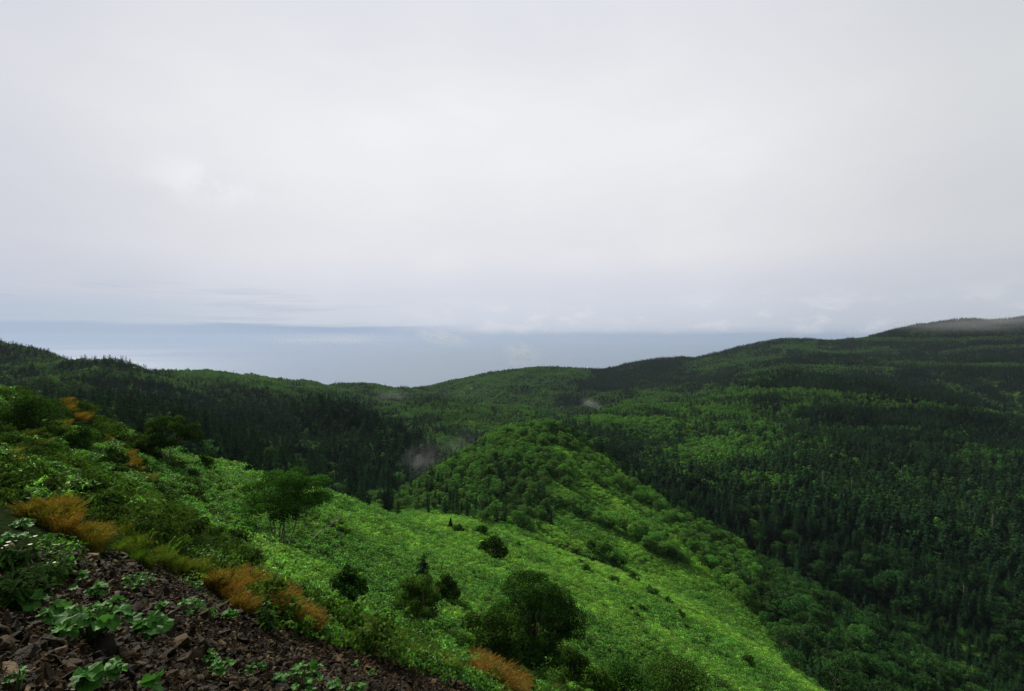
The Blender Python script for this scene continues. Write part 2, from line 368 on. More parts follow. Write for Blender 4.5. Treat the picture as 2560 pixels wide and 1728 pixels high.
def bark_mat(name, c1, c2, sc):
    m, t = mat(name); tc = t.new('ShaderNodeTexCoord').outputs['Object']
    n = t.noise(t.mapping(tc, scale=(sc, sc, sc * .25)), 4, 5, .6)
    p = t.new('ShaderNodeBsdfPrincipled'); t.link(t.mix(t.mapr(n, .35, .65), c1, c2), p.inputs['Base Color']); p.inputs['Roughness'].default_value = .85
    b = t.new('ShaderNodeBump'); b.inputs['Strength'].default_value = .5; b.inputs['Distance'].default_value = .02; t.link(n, b.inputs['Height'])
    t.link(b.outputs[0], p.inputs['Normal']); o = t.new('ShaderNodeOutputMaterial'); t.link(p.outputs[0], o.inputs[0]); return m
M['bark'] = bark_mat('bark', (.045, .035, .025), (.12, .10, .075), 3)
M['birch'] = bark_mat('pale_bark', (.10, .08, .055), (.34, .29, .22), 3)
M['conbark'] = bark_mat('conifer_bark', (.018, .018, .014), (.055, .050, .042), 3)
M['dead'] = bark_mat('dead_wood', (.11, .11, .095), (.25, .245, .22), 2)
M['stem'] = bark_mat('green_stem', (.05, .10, .02), (.10, .17, .04), 5)

def rock_mat():
    m, t = mat('scree_stone'); tc = t.new('ShaderNodeTexCoord').outputs['Object']
    rnd = t.new('ShaderNodeObjectInfo').outputs['Random']
    rp = t.new('ShaderNodeValToRGB'); t.link(rnd, rp.inputs[0]); e = rp.color_ramp.elements
    e[0].color = (.009, .007, .004, 1); e[1].color = (.17, .125, .08, 1)
    for p_, c_ in ((.35, (.023, .018, .0105)), (.65, (.043, .033, .018)), (.9, (.10, .075, .040))):
        q = e.new(p_); q.color = (*c_, 1)
    n = t.noise(tc, 2.2, 8, .65); n2 = t.noise(tc, 11, 4, .6)
    c_ = t.mix(1, rp.outputs[0], t.mix(t.mapr(n, .3, .7), (.42, .39, .34), (1.45, 1.28, 1.0)), 'MULTIPLY')
    c_ = t.mix(t.mapr(n2, .55, .75, 0, .35), c_, (.16, .13, .08))
    p = t.new('ShaderNodeBsdfPrincipled'); t.link(c_, p.inputs['Base Color']); p.inputs['Roughness'].default_value = .6
    p.inputs['Specular IOR Level'].default_value = .10
    b = t.new('ShaderNodeBump'); b.inputs['Strength'].default_value = .6; b.inputs['Distance'].default_value = .06; t.link(t.math('ADD', n, t.math('MULTIPLY', n2, .3)), b.inputs['Height'])
    t.link(b.outputs[0], p.inputs['Normal']); o = t.new('ShaderNodeOutputMaterial'); t.link(p.outputs[0], o.inputs[0]); return m
M['rock'] = rock_mat()

def ground_mat():
    m, t = mat('ground_cover'); geo = t.new('ShaderNodeTexCoord').outputs['Object']
    at_ = t.new('ShaderNodeAttribute', attribute_name='soil').outputs['Color']
    n = t.noise(geo, .35, 8, .65); n2 = t.noise(geo, 9, 6, .7)
    c_ = t.mix(1, at_, t.mix(t.mapr(n, .3, .7), (.6, .65, .6), (1.35, 1.3, 1.2)), 'MULTIPLY')
    c_ = t.mix(1, c_, t.mix(t.mapr(n2, .3, .7), (.55, .55, .55), (1.4, 1.4, 1.4)), 'MULTIPLY')
    p = t.new('ShaderNodeBsdfPrincipled'); t.link(c_, p.inputs['Base Color']); p.inputs['Roughness'].default_value = .9
    p.inputs['Specular IOR Level'].default_value = .0
    b = t.new('ShaderNodeBump'); b.inputs['Strength'].default_value = .8; b.inputs['Distance'].default_value = .1; t.link(n2, b.inputs['Height'])
    t.link(b.outputs[0], p.inputs['Normal']); o = t.new('ShaderNodeOutputMaterial'); t.link(p.outputs[0], o.inputs[0]); return m
M['ground'] = ground_mat()

def sea_mat():
    m, t = mat('sea_water'); tc = t.new('ShaderNodeTexCoord').outputs['Object']
    w = t.noise(t.mapping(tc, scale=(.00006, .00016, 1)), 1.0, 5, .55)       # wind streaks: rougher and smoother water
    p = t.new('ShaderNodeBsdfPrincipled'); sxx = t.new('ShaderNodeSeparateXYZ'); t.link(tc, sxx.inputs[0]); left_blue = t.mapr(t.math('ARCTAN2', sxx.outputs[0], sxx.outputs[1]), -.12, -.62)  # base colour turns bluer towards the left, by bearing
    t.link(t.mix(left_blue, t.mix(t.mapr(w, .35, .65), (.19, .25, .325), (.215, .275, .35)), (.10, .18, .32)), p.inputs['Base Color'])
    t.link(t.mapr(w, .35, .65, .5, .7), p.inputs['Roughness']); p.inputs['Specular IOR Level'].default_value = .3
    o = t.new('ShaderNodeOutputMaterial'); t.link(p.outputs[0], o.inputs[0]); return m
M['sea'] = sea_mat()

# ------------------------------------------------------------------ what grows where (traced on the ground)
SCREE = [(-900, 1380), (0, 1400), (130, 1405), (330, 1412), (420, 1430), (500, 1478), (600, 1530), (720, 1580), (800, 1608), (1000, 1645), (1160, 1690), (1290, 1728),
         (1500, 1900), (1500, 9000), (-9000, 9000), (-9000, 1500)]
MEADOW = [(420, 1110), (545, 1140), (640, 1175), (800, 1210), (1000, 1275), (1130, 1292), (1270, 1315), (1340, 1335), (1390, 1325), (1372, 1285), (1395, 1250), (1440, 1262),
          (1500, 1285), (1560, 1330), (1600, 1365), (1640, 1400), (1700, 1430), (1760, 1478), (1840, 1550), (1925, 1625), (1975, 1680), (2000, 1740), (2100, 2100), (1500, 2100),
          (1290, 1760), (1150, 1700), (1000, 1640), (800, 1590), (640, 1540), (480, 1470), (330, 1405), (100, 1400), (300, 1330), (300, 1240), (330, 1180), (360, 1120)]
STRIPS = [[(1400, 1120), (1415, 1118), (1450, 1150), (1440, 1190), (1400, 1165)], [(1370, 1195), (1430, 1225), (1440, 1255), (1395, 1258), (1345, 1240)],
          [(1140, 968), (1175, 955), (1185, 975), (1160, 990), (1130, 985)], [(1380, 955), (1405, 950), (1400, 970)],
          [(2440, 945), (2500, 960), (2560, 1000), (2560, 1015), (2500, 985)],
          [(390, 898), (520, 912), (560, 930), (500, 935), (430, 915)], [(560, 925), (700, 940), (720, 950), (600, 945)], [(1430, 1140), (1560, 1200), (1640, 1290), (1610, 1290), (1500, 1210)],
          [(1160, 1050), (1200, 1060), (1190, 1075), (1150, 1062)]]
BANDS = [[(1560, 985), (1700, 990), (1850, 975), (1950, 985), (2050, 985), (2120, 1008), (2300, 1012), (2450, 1030), (2560, 1045)],
         [(2020, 1075), (2150, 1080), (2300, 1075)], [(1930, 868), (2010, 872), (2080, 885), (2150, 882), (2220, 872)], [(2140, 848), (2300, 852), (2560, 846)],
         [(1960, 870), (2040, 858)], [(1760, 930), (1830, 905), (1950, 895), (1960, 880)], [(1330, 1055), (1420, 1030), (1520, 1000)], [(1740, 990), (1780, 960)],
         [(1850, 935), (1950, 918), (2100, 920), (2230, 925)], [(2350, 885), (2450, 870), (2560, 868)], [(2200, 905), (2350, 915), (2560, 915)]]
BRIGHTZ = [[(1450, 1010), (1640, 970), (1800, 950), (1900, 920), (2060, 912), (2250, 922), (2250, 965), (2000, 985), (1800, 1000), (1500, 1040)], [(1180, 960), (1350, 915), (1480, 930), (1450, 985), (1200, 1000)], [(1900, 860), (2150, 870), (1950, 900), (1650, 945), (1640, 930)],
           [(2350, 950), (2450, 990), (2560, 1040), (2560, 1080), (2400, 1010)], [(1420, 1120), (1500, 1120), (1700, 1300), (1850, 1470), (1990, 1620), (2100, 1728), (1990, 1728), (1700, 1440), (1500, 1290), (1400, 1200)],
           [(1480, 1040), (1600, 1010), (1850, 1020), (1950, 1080), (1900, 1160), (1750, 1180), (1600, 1120), (1480, 1080)],
           [(1120, 1010), (1300, 1020), (1400, 1060), (1300, 1100), (1100, 1080)], [(1060, 965), (1200, 930), (1280, 960), (1250, 1000), (1080, 990)],
           [(330, 885), (520, 900), (700, 930), (900, 960), (900, 985), (640, 975), (400, 930)]]
def zones(x, y, z):
    u, v = pix(x, y, z); r = np.hypot(x, y); front = (y > .3)
    wob = fbm(x / 3.0, y / 3.0, 3, 71)
    uu = u + wob * np.clip(260 / np.maximum(r, 4), 0, 60); vv = v + fbm(x / 3.0 + 50, y / 3.0, 3, 72) * np.clip(260 / np.maximum(r, 4), 0, 60)
    scree = (inside(uu, vv, SCREE) & (r < 60)) | ~front
    mead = inside(uu, vv, MEADOW) & front & (r < 155) & ~scree
    strip = np.zeros(np.shape(u), bool)
    su = u + fbm(x / 9, y / 9, 3, 73) * 26; sv = v + fbm(x / 9 + 9, y / 9, 3, 74) * 20
    for p_ in STRIPS: strip |= inside(su, sv, p_)
    strip &= front & (r > 120)
    return u, v, r, scree, mead, strip

# ------------------------------------------------------------------ ground and sea
def ground():
    th = np.concatenate([np.radians(np.linspace(-180, -62, 60)[:-1]), np.radians(np.linspace(-62, 62, 860)), np.radians(np.linspace(62, 180, 60)[1:])])
    rr = np.concatenate([[.05], np.exp(np.linspace(math.log(.35), math.log(2900), 860))])
    nr, nt = len(rr), len(th); T, R_ = np.meshgrid(th, rr, indexing='ij')
    x, y = R_ * np.sin(T), R_ * np.cos(T); z = height(x, y)
    u, v, r, scree, mead, strip = zones(x, y, z)
    col = np.empty(x.shape + (4,)); col[..., 3] = 1
    col[..., :3] = (.012, .020, .008)
    far = np.clip((r - 60) / 200, 0, 1)[..., None]
    col[..., :3] = (.016, .026, .010) * (1 - far) + np.array((.012, .022, .009)) * far
    col[mead, :3] = (.018, .035, .008); col[strip, :3] = (.045, .085, .018)
    col[scree, :3] = (.020, .015, .009)
    idx = np.arange(nt * nr).reshape(nt, nr)
    q = np.stack([idx[:-1, :-1], idx[:-1, 1:], idx[1:, 1:], idx[1:, :-1]], -1)
    cut = int(np.searchsorted(rr, 118))
    V = np.stack([x, y, z], -1).reshape(-1, 3); Cc = col.reshape(-1, 4)
    for name, lo, hi in (('hillside', 0, cut), ('hills', cut, nr - 1)):
        f = q[:, lo:hi].reshape(-1, 4); ids, inv = np.unique(f, return_inverse=True)
        g = Geo(); g.add(V[ids], inv.reshape(-1, 4)[:, ::-1])
        me = g.mesh(name, [M['ground']], True)
        a = me.color_attributes.new('soil', 'FLOAT_COLOR', 'POINT'); a.data.foreach_set('color', Cc[ids].ravel())
        obj(name, me, kind='structure', label='steep green slope with scree below the camera' if name == 'hillside' else 'wooded hills and valleys beyond the meadow', cat='ground' if name == 'hillside' else 'hills')
ground()
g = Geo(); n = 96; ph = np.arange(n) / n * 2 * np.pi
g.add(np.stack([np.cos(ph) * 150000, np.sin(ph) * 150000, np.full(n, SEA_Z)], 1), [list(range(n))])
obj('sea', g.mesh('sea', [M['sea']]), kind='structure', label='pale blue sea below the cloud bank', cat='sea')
# ------------------------------------------------------------------ plants: shapes
def conifer_geo(seed, H=10.0, whorls=24, per=7, seg=5, needle=.5, bare=.12):
    """pointed spruce / fir: drooping whorled boughs fringed with needle sprays; returns crown and trunk"""
    R = np.random.default_rng(seed); g = Geo(); tr = Geo()
    lean = R.normal(0, .012, 2)
    hs = np.linspace(0, 1, 8)
    tube(tr, [(lean[0] * h * H, lean[1] * h * H, h * H * .985) for h in hs], .016 * H * (1 - hs) ** .9 + .012 * 1, 6)
    Q = []
    for k in range(whorls):
        h = bare + (1 - bare) * (k + R.uniform(-.3, .3)) / whorls; h = min(max(h, .05), .99)
        env = (1 - h) ** .85 * .24 * H * (1 + .15 * math.sin(k * 2.1 + seed)) + .05 * H * (1 - h) + .10
        if h < bare + .15: env *= .75
        for j in range(per):
            if R.random() < .14: continue
            a = R.uniform(0, 2 * np.pi); L = env * R.uniform(.55, 1.12)
            o = np.array([lean[0] * h * H, lean[1] * h * H, h * H]); d = np.array([math.cos(a), math.sin(a), R.uniform(-.05, .25)])
            s = np.linspace(.15, 1, seg); P = o + d * (s * L)[:, None]; P[:, 2] -= (s ** 1.6) * L * R.uniform(.22, .42)
            side = np.array([-math.sin(a), math.cos(a), 0])
            for i in range(seg):
                for sg in (-1, 1):
                    if R.random() < .1: continue
                    ll = needle * R.uniform(.7, 1.3) * (1.15 - .5 * s[i]) * (L / (.24 * H) * .6 + .4)
                    tip = P[i] + (d * .55 + side * sg * .8) * ll + np.array([0, 0, -.22 * ll + R.normal(0, .05)])
                    b1 = P[i] - d * ll * .42; b2 = P[i] + d * ll * .55 + (0, 0, .03)
                    mid = P[i] + side * sg * ll * .5 + (0, 0, -.12 * ll)
                    Q.append([b1, mid, tip, b2])
    for i in range(6):
        a = R.uniform(0, 6.28); b = np.array([lean[0] * H, lean[1] * H, H * (.93 + .01 * i)])
        e = np.array([math.cos(a), math.sin(a), 1.2]) * needle * .5; s = np.array([-math.sin(a), math.cos(a), 0]) * needle * .14
        Q.append([b - s, b + e * .5 - s, b + e, b + s])
    g.quads(np.array(Q)); return g, tr

def broad_geo(seed, H=7.0, Wd=6.0, clumps=26, leaves=1500, leaf=.30, stems=1, base=.32, flat=.75, shift=(0, 0), lshape=2.2, dens=.8, sag=0.0, spread_stem=.25, gap=.14):
    """broadleaf tree: stems forking into limbs, each limb ending in a leaf clump of its own"""
    R = np.random.default_rng(seed); g = Geo(); tr = Geo()
    C = []; tries = 0
    while len(C) < clumps and tries < 6000:
        tries += 1
        p = R.uniform(-1, 1, 3); rr = np.linalg.norm(p)
        if rr > 1 or rr < .35: continue
        if p[2] < -.8 + .35 * (1 - np.hypot(p[0], p[1])): continue
        c_ = np.array([p[0] * Wd * .40 + shift[0] * (p[2] + .5), p[1] * Wd * .40 + shift[1] * (p[2] + .5), H * (base + (1 - base) * (.47 + .46 * p[2]))])
        c_[2] -= sag * (p[0] ** 2 + p[1] ** 2)
        if all(np.linalg.norm(c_ - q) > Wd * (.11 if leaves < 4000 else gap) for q in C): C.append(c_)
    C = np.array(C); rad = Wd * (R.uniform(.09, .165, len(C)) if leaves < 4000 else R.uniform(.075, .14, len(C)) * (1.25 if gap < .12 else 1))
    st = []
    for s_ in range(stems):
        a = R.uniform(0, 6.28); b = np.array([math.cos(a), math.sin(a), 0]) * ((.10 if stems > 4 else .03) * Wd * (stems > 1)) * R.uniform(.4, 1) ; top = np.array([shift[0] * .4 + math.cos(a) * spread_stem * Wd * (.35 if stems > 1 else .08), shift[1] * .4 + math.sin(a) * spread_stem * Wd * (.35 if stems > 1 else .08), H * (base + .30)])
        n = 7; f = np.linspace(0, 1, n)[:, None]; P = b + (top - b) * f + np.cumsum(R.normal(0, .012 * H, (n, 3)), 0) * (f > 0); P[:, 2] = (top[2]) * f[:, 0]; P[0, 2] = -.25
        r0 = .020 * H / math.sqrt(stems) * 1.25; rr_ = r0 * (1 - .55 * f[:, 0]); st.append((P, rr_)); tube(tr, P, rr_, 7)
    for c_, q in zip(C, rad):
        P, rr_ = st[int(R.integers(len(st)))] if stems == 1 else min(st, key=lambda s: np.linalg.norm(s[0][-1][:2] - c_[:2]) + R.uniform(0, .3 * Wd))
        i = int(R.integers(3, len(P))); a = P[i]; n = 5; f = np.linspace(0, 1, n)[:, None]
        mid = a + (c_ - a) * f; mid[:, 2] += np.sin(f[:, 0] * np.pi) * -.06 * H; mid += R.normal(0, .012 * H, mid.shape) * (f > 0)
        tube(tr, mid, rr_[i] * .55 * (1 - .8 * f[:, 0]) + .006, 5)
    w = rad ** 2; cnt = (leaves * w / w.sum()).astype(int) + 1
    for c_, q, n in zip(C, rad, cnt):
        p = unit(R.normal(size=(n, 3))); p[:, 2] = np.abs(p[:, 2]) * 1.0 - .35 * (R.random(n) < .45)
        rr_ = q * (R.random(n) ** (1 / 5.0)) * (1 + .035 * R.normal(size=n))
        pos = c_ + p * rr_[:, None] * np.array([1.15, 1.15, flat])
        g.quads(leafquads(pos, leaf * R.uniform(.6, 1.3, n), leaf * R.uniform(.5, .85, n) * 2.2 / lshape, R, nrm=p * .8 + np.array([0, 0, .7]), spread=.65))
    return g, tr

def snag_geo(seed, H=9.0):
    R = np.random.default_rng(seed); g = Geo(); hs = np.linspace(0, 1, 8); ln = R.normal(0, .02, 2)
    tube(g, [(ln[0] * h * H, ln[1] * h * H, h * H) for h in hs], .018 * H * (1 - .85 * hs), 6)
    for k in range(26):
        h = R.uniform(.3, .97); a = R.uniform(0, 6.28); L = .13 * H * (1.15 - h) * R.uniform(.5, 1.3) + .15
        o = np.array([ln[0] * h * H, ln[1] * h * H, h * H]); e = o + np.array([math.cos(a), math.sin(a), R.uniform(-.3, .3)]) * L
        tube(g, [o, (o + e) / 2 + (0, 0, .03 * L), e], [.035, .025, .01], 4)
    return g

def bush_geo(seed, Wd=2.0, H=1.5, clumps=14, leaves=1500, leaf=.10):
    """shrub: leaf clumps carried on thin stems from the ground up"""
    R = np.random.default_rng(seed); g = Geo(); tr = Geo()
    C = []
    for k in range(clumps):
        a = R.uniform(0, 6.28); q = R.random() ** .6 * .42 * Wd; zz = H * (.80 - .55 * (q / (.42 * Wd)) ** 2) * R.uniform(.65, 1.05)
        C.append((q * math.cos(a), q * math.sin(a), zz))
    for c_ in C:
        c_ = np.array(c_); tube(tr, [(c_[0] * .1, c_[1] * .1, -.15), c_ * (.5, .5, .55), c_], [.02 * H + .004, .014 * H + .003, .005], 5)
        n = leaves // clumps; p = unit(R.normal(size=(n, 3))); q = Wd * R.uniform(.13, .22)
        pos = c_ + p * (q * R.random(n) ** .22 * (1 + .035 * R.normal(size=n)))[:, None] * (1, 1, .8); pos[:, 2] = np.maximum(pos[:, 2], .02)
        g.quads(leafquads(pos, leaf * R.uniform(.6, 1.3, n), leaf * R.uniform(.5, .8, n), R, nrm=p * .7 + np.array([0, 0, .6]), spread=.7))
    return g, tr

def carpet_geo(seed, rad, n, ln, wd, hgt, clump=.24, up=.8):
    """a patch of low leaves in uneven tufts"""
    R = np.random.default_rng(seed); g = Geo(); k = 9
    cc = R.uniform(-1, 1, (k, 2)) * rad; ch = R.uniform(.35, 1.0, k) * hgt
    i = R.integers(0, k, n); xy = cc[i] + R.normal(0, rad * clump, (n, 2)); d = np.linalg.norm(xy - cc[i], axis=1) / (rad * clump)
    z = ch[i] * np.exp(-.25 * d ** 2) * R.uniform(.55, 1.08, n)
    pos = np.stack([xy[:, 0], xy[:, 1], z], 1)
    out = np.stack([(xy - cc[i])[:, 0], (xy - cc[i])[:, 1], np.full(n, .0)], 1) / (rad * clump)
    g.quads(leafquads(pos, ln * R.uniform(.6, 1.3, n), wd * R.uniform(.7, 1.3, n), R, nrm=out * .5 + np.array([0, 0, up]), spread=.55, droop=.15))
    return g

def tussock_geo(seed, n=220, H=.8, rad=.25, wd=.012, lean=(.25, -.1), heads=0.5):
    """arching grass blades with feathery dry heads"""
    R = np.random.default_rng(seed); g = Geo(); hd = Geo()
    a = R.uniform(0, 6.28, n); q = rad * R.random(n) ** .6; b = np.stack([q * np.cos(a), q * np.sin(a), np.full(n, -.03)], 1)
    hh = H * R.uniform(.45, 1.1, n); out = np.stack([np.cos(a), np.sin(a), np.zeros(n)], 1) * R.uniform(.1, .5, n)[:, None] + np.array([lean[0], lean[1], 0]) + R.normal(0, .1, (n, 3)) * (1, 1, 0)
    s = unit(np.cross(out + (0, 0, .01), (0, 0, 1.)) + R.normal(0, .4, (n, 3)))
    P = []
    for f in (0, .4, .75, 1.0):
        p = b + np.array([0, 0, 1.]) * (hh * (f - .28 * f ** 3))[:, None] + out * (hh * f ** 2 * .7)[:, None]; P.append((p, wd * (1 - f * .92)))
    for (p0, w0), (p1, w1) in zip(P[:-1], P[1:]):
        g.quads(np.stack([p0 - s * w0, p0 + s * w0, p1 + s * w1, p1 - s * w1], 1))
    m = int(n * heads); p1 = P[-1][0][:m]; d = unit(P[-1][0][:m] - P[-2][0][:m]); L = (.16 * H)
    for k in range(3):
        o = p1 - d * (k * L * .35)[..., None] if False else p1 - d * k * L * .35
        s2 = unit(np.cross(d, R.normal(size=(m, 3)))); hd.quads(np.stack([o - d * L * .4, o + s2 * wd * 1.6, o + d * L * .6, o - s2 * wd * 1.6], 1))
    return g, hd

def stone_geo(seed, npts=13, flat=.6, longer=1.4):
    import bmesh
    R = np.random.default_rng(seed); bm = bmesh.new(); p = unit(R.normal(size=(npts, 3))) * R.uniform(.75, 1.1, (npts, 1)) * .5
    for q in p: bm.verts.new((q[0] * longer, q[1], q[2] * flat))
    r = bmesh.ops.convex_hull(bm, input=bm.verts)
    bmesh.ops.delete(bm, geom=[e for e in r['geom_interior'] if isinstance(e, bmesh.types.BMVert)], context='VERTS')
    bmesh.ops.bevel(bm, geom=list(bm.edges), offset=.018, segments=1, affect='EDGES')
    me = bpy.data.meshes.new('stone'); bm.to_mesh(me); bm.free(); me.materials.append(M['rock']); return me

def round_leaf(R, rad, rings=6, seg=40):
    """kidney shaped, wavy, ribbed leaf lying in xy with its stalk at the notch"""
    ph = np.linspace(-np.pi * .94, np.pi * .94, seg); V = [(0, 0, 0)]
    w1, w2 = R.uniform(0, 6.28, 2); cup = R.uniform(-.1, .28); fold = R.uniform(.05, .35)
    for k in range(1, rings + 1):
        f = k / rings; out = 1 + .05 * np.cos(7 * ph) * (k == rings) + .04 * np.sin(13 * ph + w1) * (k == rings)
        rr_ = rad * f * out * (.72 + .28 * np.cos(ph * .9)) * 1.15
        z = rad * (cup * f * f + .055 * f * np.cos(9 * ph) + .16 * f * f * np.sin(3 * ph + w2) + .10 * f * f * np.sin(5 * ph + w1) + .05 * f ** 3 * np.sin(14 * ph)) + np.abs(np.sin(ph)) * fold * rad * f
        V += list(zip(rr_ * np.cos(ph), rr_ * np.sin(ph) * 1.1, z))
    T = [[0, 1 + j, 2 + j] for j in range(seg - 1)]
    Q = [[1 + (k - 1) * seg + j, 1 + k * seg + j, 1 + k * seg + j + 1, 1 + (k - 1) * seg + j + 1] for k in range(1, rings) for j in range(seg - 1)]
    return np.array(V), T, Q
def rotm(ax, a): return np.array(Matrix.Rotation(a, 3, ax))
def butterbur_geo(seed, n, rad, spread, hgt):
    R = np.random.default_rng(seed); g = Geo(); st = Geo()
    for i in range(n):
        a = i * 2.4 + R.uniform(-.5, .5); q = spread * math.sqrt((i + .4) / n); c_ = np.array([q * math.cos(a), q * math.sin(a), hgt * R.uniform(.45, 1.1) * (1.1 - .5 * q / (spread + 1e-6))])
        V, T, Q = round_leaf(R, rad * R.uniform(.55, 1.15))
        m = rotm('Z', a + R.normal(0, .6)) @ rotm('Y', R.uniform(.05, .6)) @ rotm('X', R.normal(0, .25))
        V = V @ m.T + c_; g.add(V, T); g.nv -= len(V); g.f.append(np.array(Q) + g.nv); g.m.append(np.zeros(len(Q), int)); g.nv += len(V)
        tube(st, [(c_[0] * .15, c_[1] * .15, -.05), c_ * (.6, .6, .6), c_], [.008, .007, .005], 5)
    return g, st
# ------------------------------------------------------------------ scattering of what nobody could count
def scatter(name, P, scale, tint, temps, label, cat=None, rot=None, pick=None):
    lib = bpy.data.collections.new(name + '_kinds')
    for i, (me) in enumerate(temps):
        o = bpy.data.objects.new(f'{name}_kind_{i:02d}', me); lib.objects.link(o)
    n = len(P); me = bpy.data.meshes.new(name); me.vertices.add(n); me.vertices.foreach_set('co', np.asarray(P, float).ravel())
    R = np.random.default_rng(len(P))
    if rot is None: rot = np.stack([R.normal(0, .04, n), R.normal(0, .04, n), R.uniform(0, 6.28, n)], 1)
    if pick is None: pick = R.integers(0, len(temps), n)
    for nm, ty, arr in (('tint', 'FLOAT', tint), ('size', 'FLOAT', scale), ('pick', 'INT', pick)):
        a = me.attributes.new(nm, ty, 'POINT'); a.data.foreach_set('value', np.ascontiguousarray(np.broadcast_to(arr, n).astype(int if ty == 'INT' else float)))
    a = me.attributes.new('turn', 'FLOAT_VECTOR', 'POINT'); a.data.foreach_set('vector', rot.ravel())
    o = obj(name, me, kind='stuff', label=label, cat=cat or name.replace('_', ' '))
    ng = bpy.data.node_groups.new(name, 'GeometryNodeTree')
    ng.interface.new_socket('Geometry', in_out='INPUT', socket_type='NodeSocketGeometry'); ng.interface.new_socket('Geometry', in_out='OUTPUT', socket_type='NodeSocketGeometry')
    N = ng.nodes; gi = N.new('NodeGroupInput'); go = N.new('NodeGroupOutput'); ci = N.new('GeometryNodeCollectionInfo'); ci.inputs[0].default_value = lib
    ci.inputs['Separate Children'].default_value = True; ci.inputs['Reset Children'].default_value = True
    io = N.new('GeometryNodeInstanceOnPoints'); io.inputs['Pick Instance'].default_value = True
    def na(nm, ty):
        x = N.new('GeometryNodeInputNamedAttribute'); x.data_type = ty; x.inputs[0].default_value = nm; return x.outputs[0]
    L = ng.links; L.new(gi.outputs[0], io.inputs['Points']); L.new(ci.outputs[0], io.inputs['Instance'])
    L.new(na('pick', 'INT'), io.inputs['Instance Index']); L.new(na('size', 'FLOAT'), io.inputs['Scale'])
    e2r = N.new('FunctionNodeEulerToRotation'); L.new(na('turn', 'FLOAT_VECTOR'), e2r.inputs[0]); L.new(e2r.outputs[0], io.inputs['Rotation'])
    L.new(io.outputs[0], go.inputs[0]); md = o.modifiers.new('scatter', 'NODES'); md.node_group = ng
    return o
def joined(cr, tr, name, mats, smooth=False):
    g = Geo(); 
    for v, f in zip(cr.v, [None] * len(cr.v)): pass
    g.v = cr.v + tr.v; g.nv = cr.nv + tr.nv; g.f = cr.f + [f + cr.nv for f in tr.f]; g.m = cr.m + [m + 1 for m in tr.m]
    return g.mesh(name, mats, smooth)
def poisson_like(n, th0, th1, r0, r1, density, R):
    """points of even ground density in a ring sector"""
    area = (th1 - th0) / 2 * (r1 ** 2 - r0 ** 2); n = int(area * density)
    th = R.uniform(th0, th1, n); r = np.sqrt(R.uniform(r0 ** 2, r1 ** 2, n)); x, y = r * np.sin(th), r * np.cos(th)
    s = 1 / math.sqrt(density); key = np.stack([np.floor(x / s), np.floor(y / s)], 1).astype(np.int64)   # one per cell, jittered
    _, k = np.unique(key[:, 0] * 1000003 + key[:, 1], return_index=True); return x[k], y[k]
R1 = np.random.default_rng(21)

# ------------------------------------------------------------------ forest
con_far = [joined(*conifer_geo(100 + i, 10 + .8 * (i % 3), 13, 8, 2, 1.7, .05), 'conifer_far', [M['conifer'], M['conbark']]) for i in range(4)]
con_mid = [conifer_geo(120 + i, 10 + .8 * (i % 3), 26, 7, 4, .62, .10) for i in range(5)]
bro_far = [joined(*broad_geo(200 + i, 7.5, 6.5, 20, 230, 1.0, base=.08), 'broadleaf_far', [M['broad'], M['birch']]) for i in range(5)]
bro_mid = [broad_geo(220 + i, 7 + .5 * (i % 3), 6.5, 30, 2200, .34, stems=1 + i % 3, base=.14, shift=(R1.normal(0, .8), R1.normal(0, .8))) for i in range(6)]
con_mid_j = [joined(*g, 'conifer_mid', [M['conifer'], M['conbark']]) for g in con_mid]
bro_mid_j = [joined(*g, 'broadleaf_mid', [M['broad'], M['birch']]) for g in bro_mid]

xs, ys = [], []
for r0, r1, den in ((70, 262, 1 / 7.5), (262, 330, 1 / 13.), (330, 480, 1 / 16.), (480, 800, 1 / 10.), (800, 2100, 1 / 13.)):
    a, b = poisson_like(0, math.radians(-50), math.radians(50), r0, r1, den * 1.6, R1); xs.append(a); ys.append(b)
fx, fy = np.concatenate(xs), np.concatenate(ys); fz = height(fx, fy)
u, v, r, scree, mead, strip = zones(fx, fy, fz)
crest_r = np.interp(np.arctan2(fx, fy), TH0, near[3][0])
onk = (r > 130) & (r < 262) & (u > 1000)
ok = visible(fx, fy, fz, 9) & (onk | (r > 262) | (R1.random(len(fx)) < .62)) & ~scree & ~mead & ~(strip & (R1.random(len(fx)) < .75)) & (u > -140) & (u < 2700) & (r > crest_r * .97) & (v < 1960) & ~((u < 480) & (r < 85))
cleared = np.zeros(len(fx), bool)
knoll_open = (r > 95) & (r < 260) & (u > 1300)
# open grassy places between the trees on the knoll's sunny side
op = fbm(fx / 14, fy / 14, 3, 91)
ok &= ~(knoll_open & inside(u, v, [(1380, 1110), (1480, 1110), (1640, 1290), (1780, 1440), (1900, 1560), (1990, 1680), (1900, 1640), (1700, 1440), (1560, 1330), (1380, 1290)]) & (op > -.14))
fx, fy, fz, u, v, r = (a[ok] for a in (fx, fy, fz, u, v, r))
n = len(fx)
cl = fbm(fx / 55, fy / 55, 3, 61) + .55 * fbm(fx / 14, fy / 14, 2, 66)
p = np.full(n, .5)                                             # chance that the tree is a conifer
dark = inside(u, v, [(130, 900), (560, 925), (620, 990), (760, 945), (900, 965), (1010, 1030), (1180, 1170), (1100, 1330), (600, 1250), (420, 1110), (330, 1000), (130, 960)])
p = np.where(u < 1150, .45, p); p = np.where((r > 520) & (u < 1000) & (u > 280), .3, p); p = np.where(dark & (r > 120) & (r < 560), .90, p)
p = np.where(inside(u, v, [(300, 985), (600, 975), (620, 1000), (420, 1060), (300, 1030)]) & (r < 320), .1, p)
knoll = (r > 90) & (r < 262) & (u > 980) & (v > 1060)
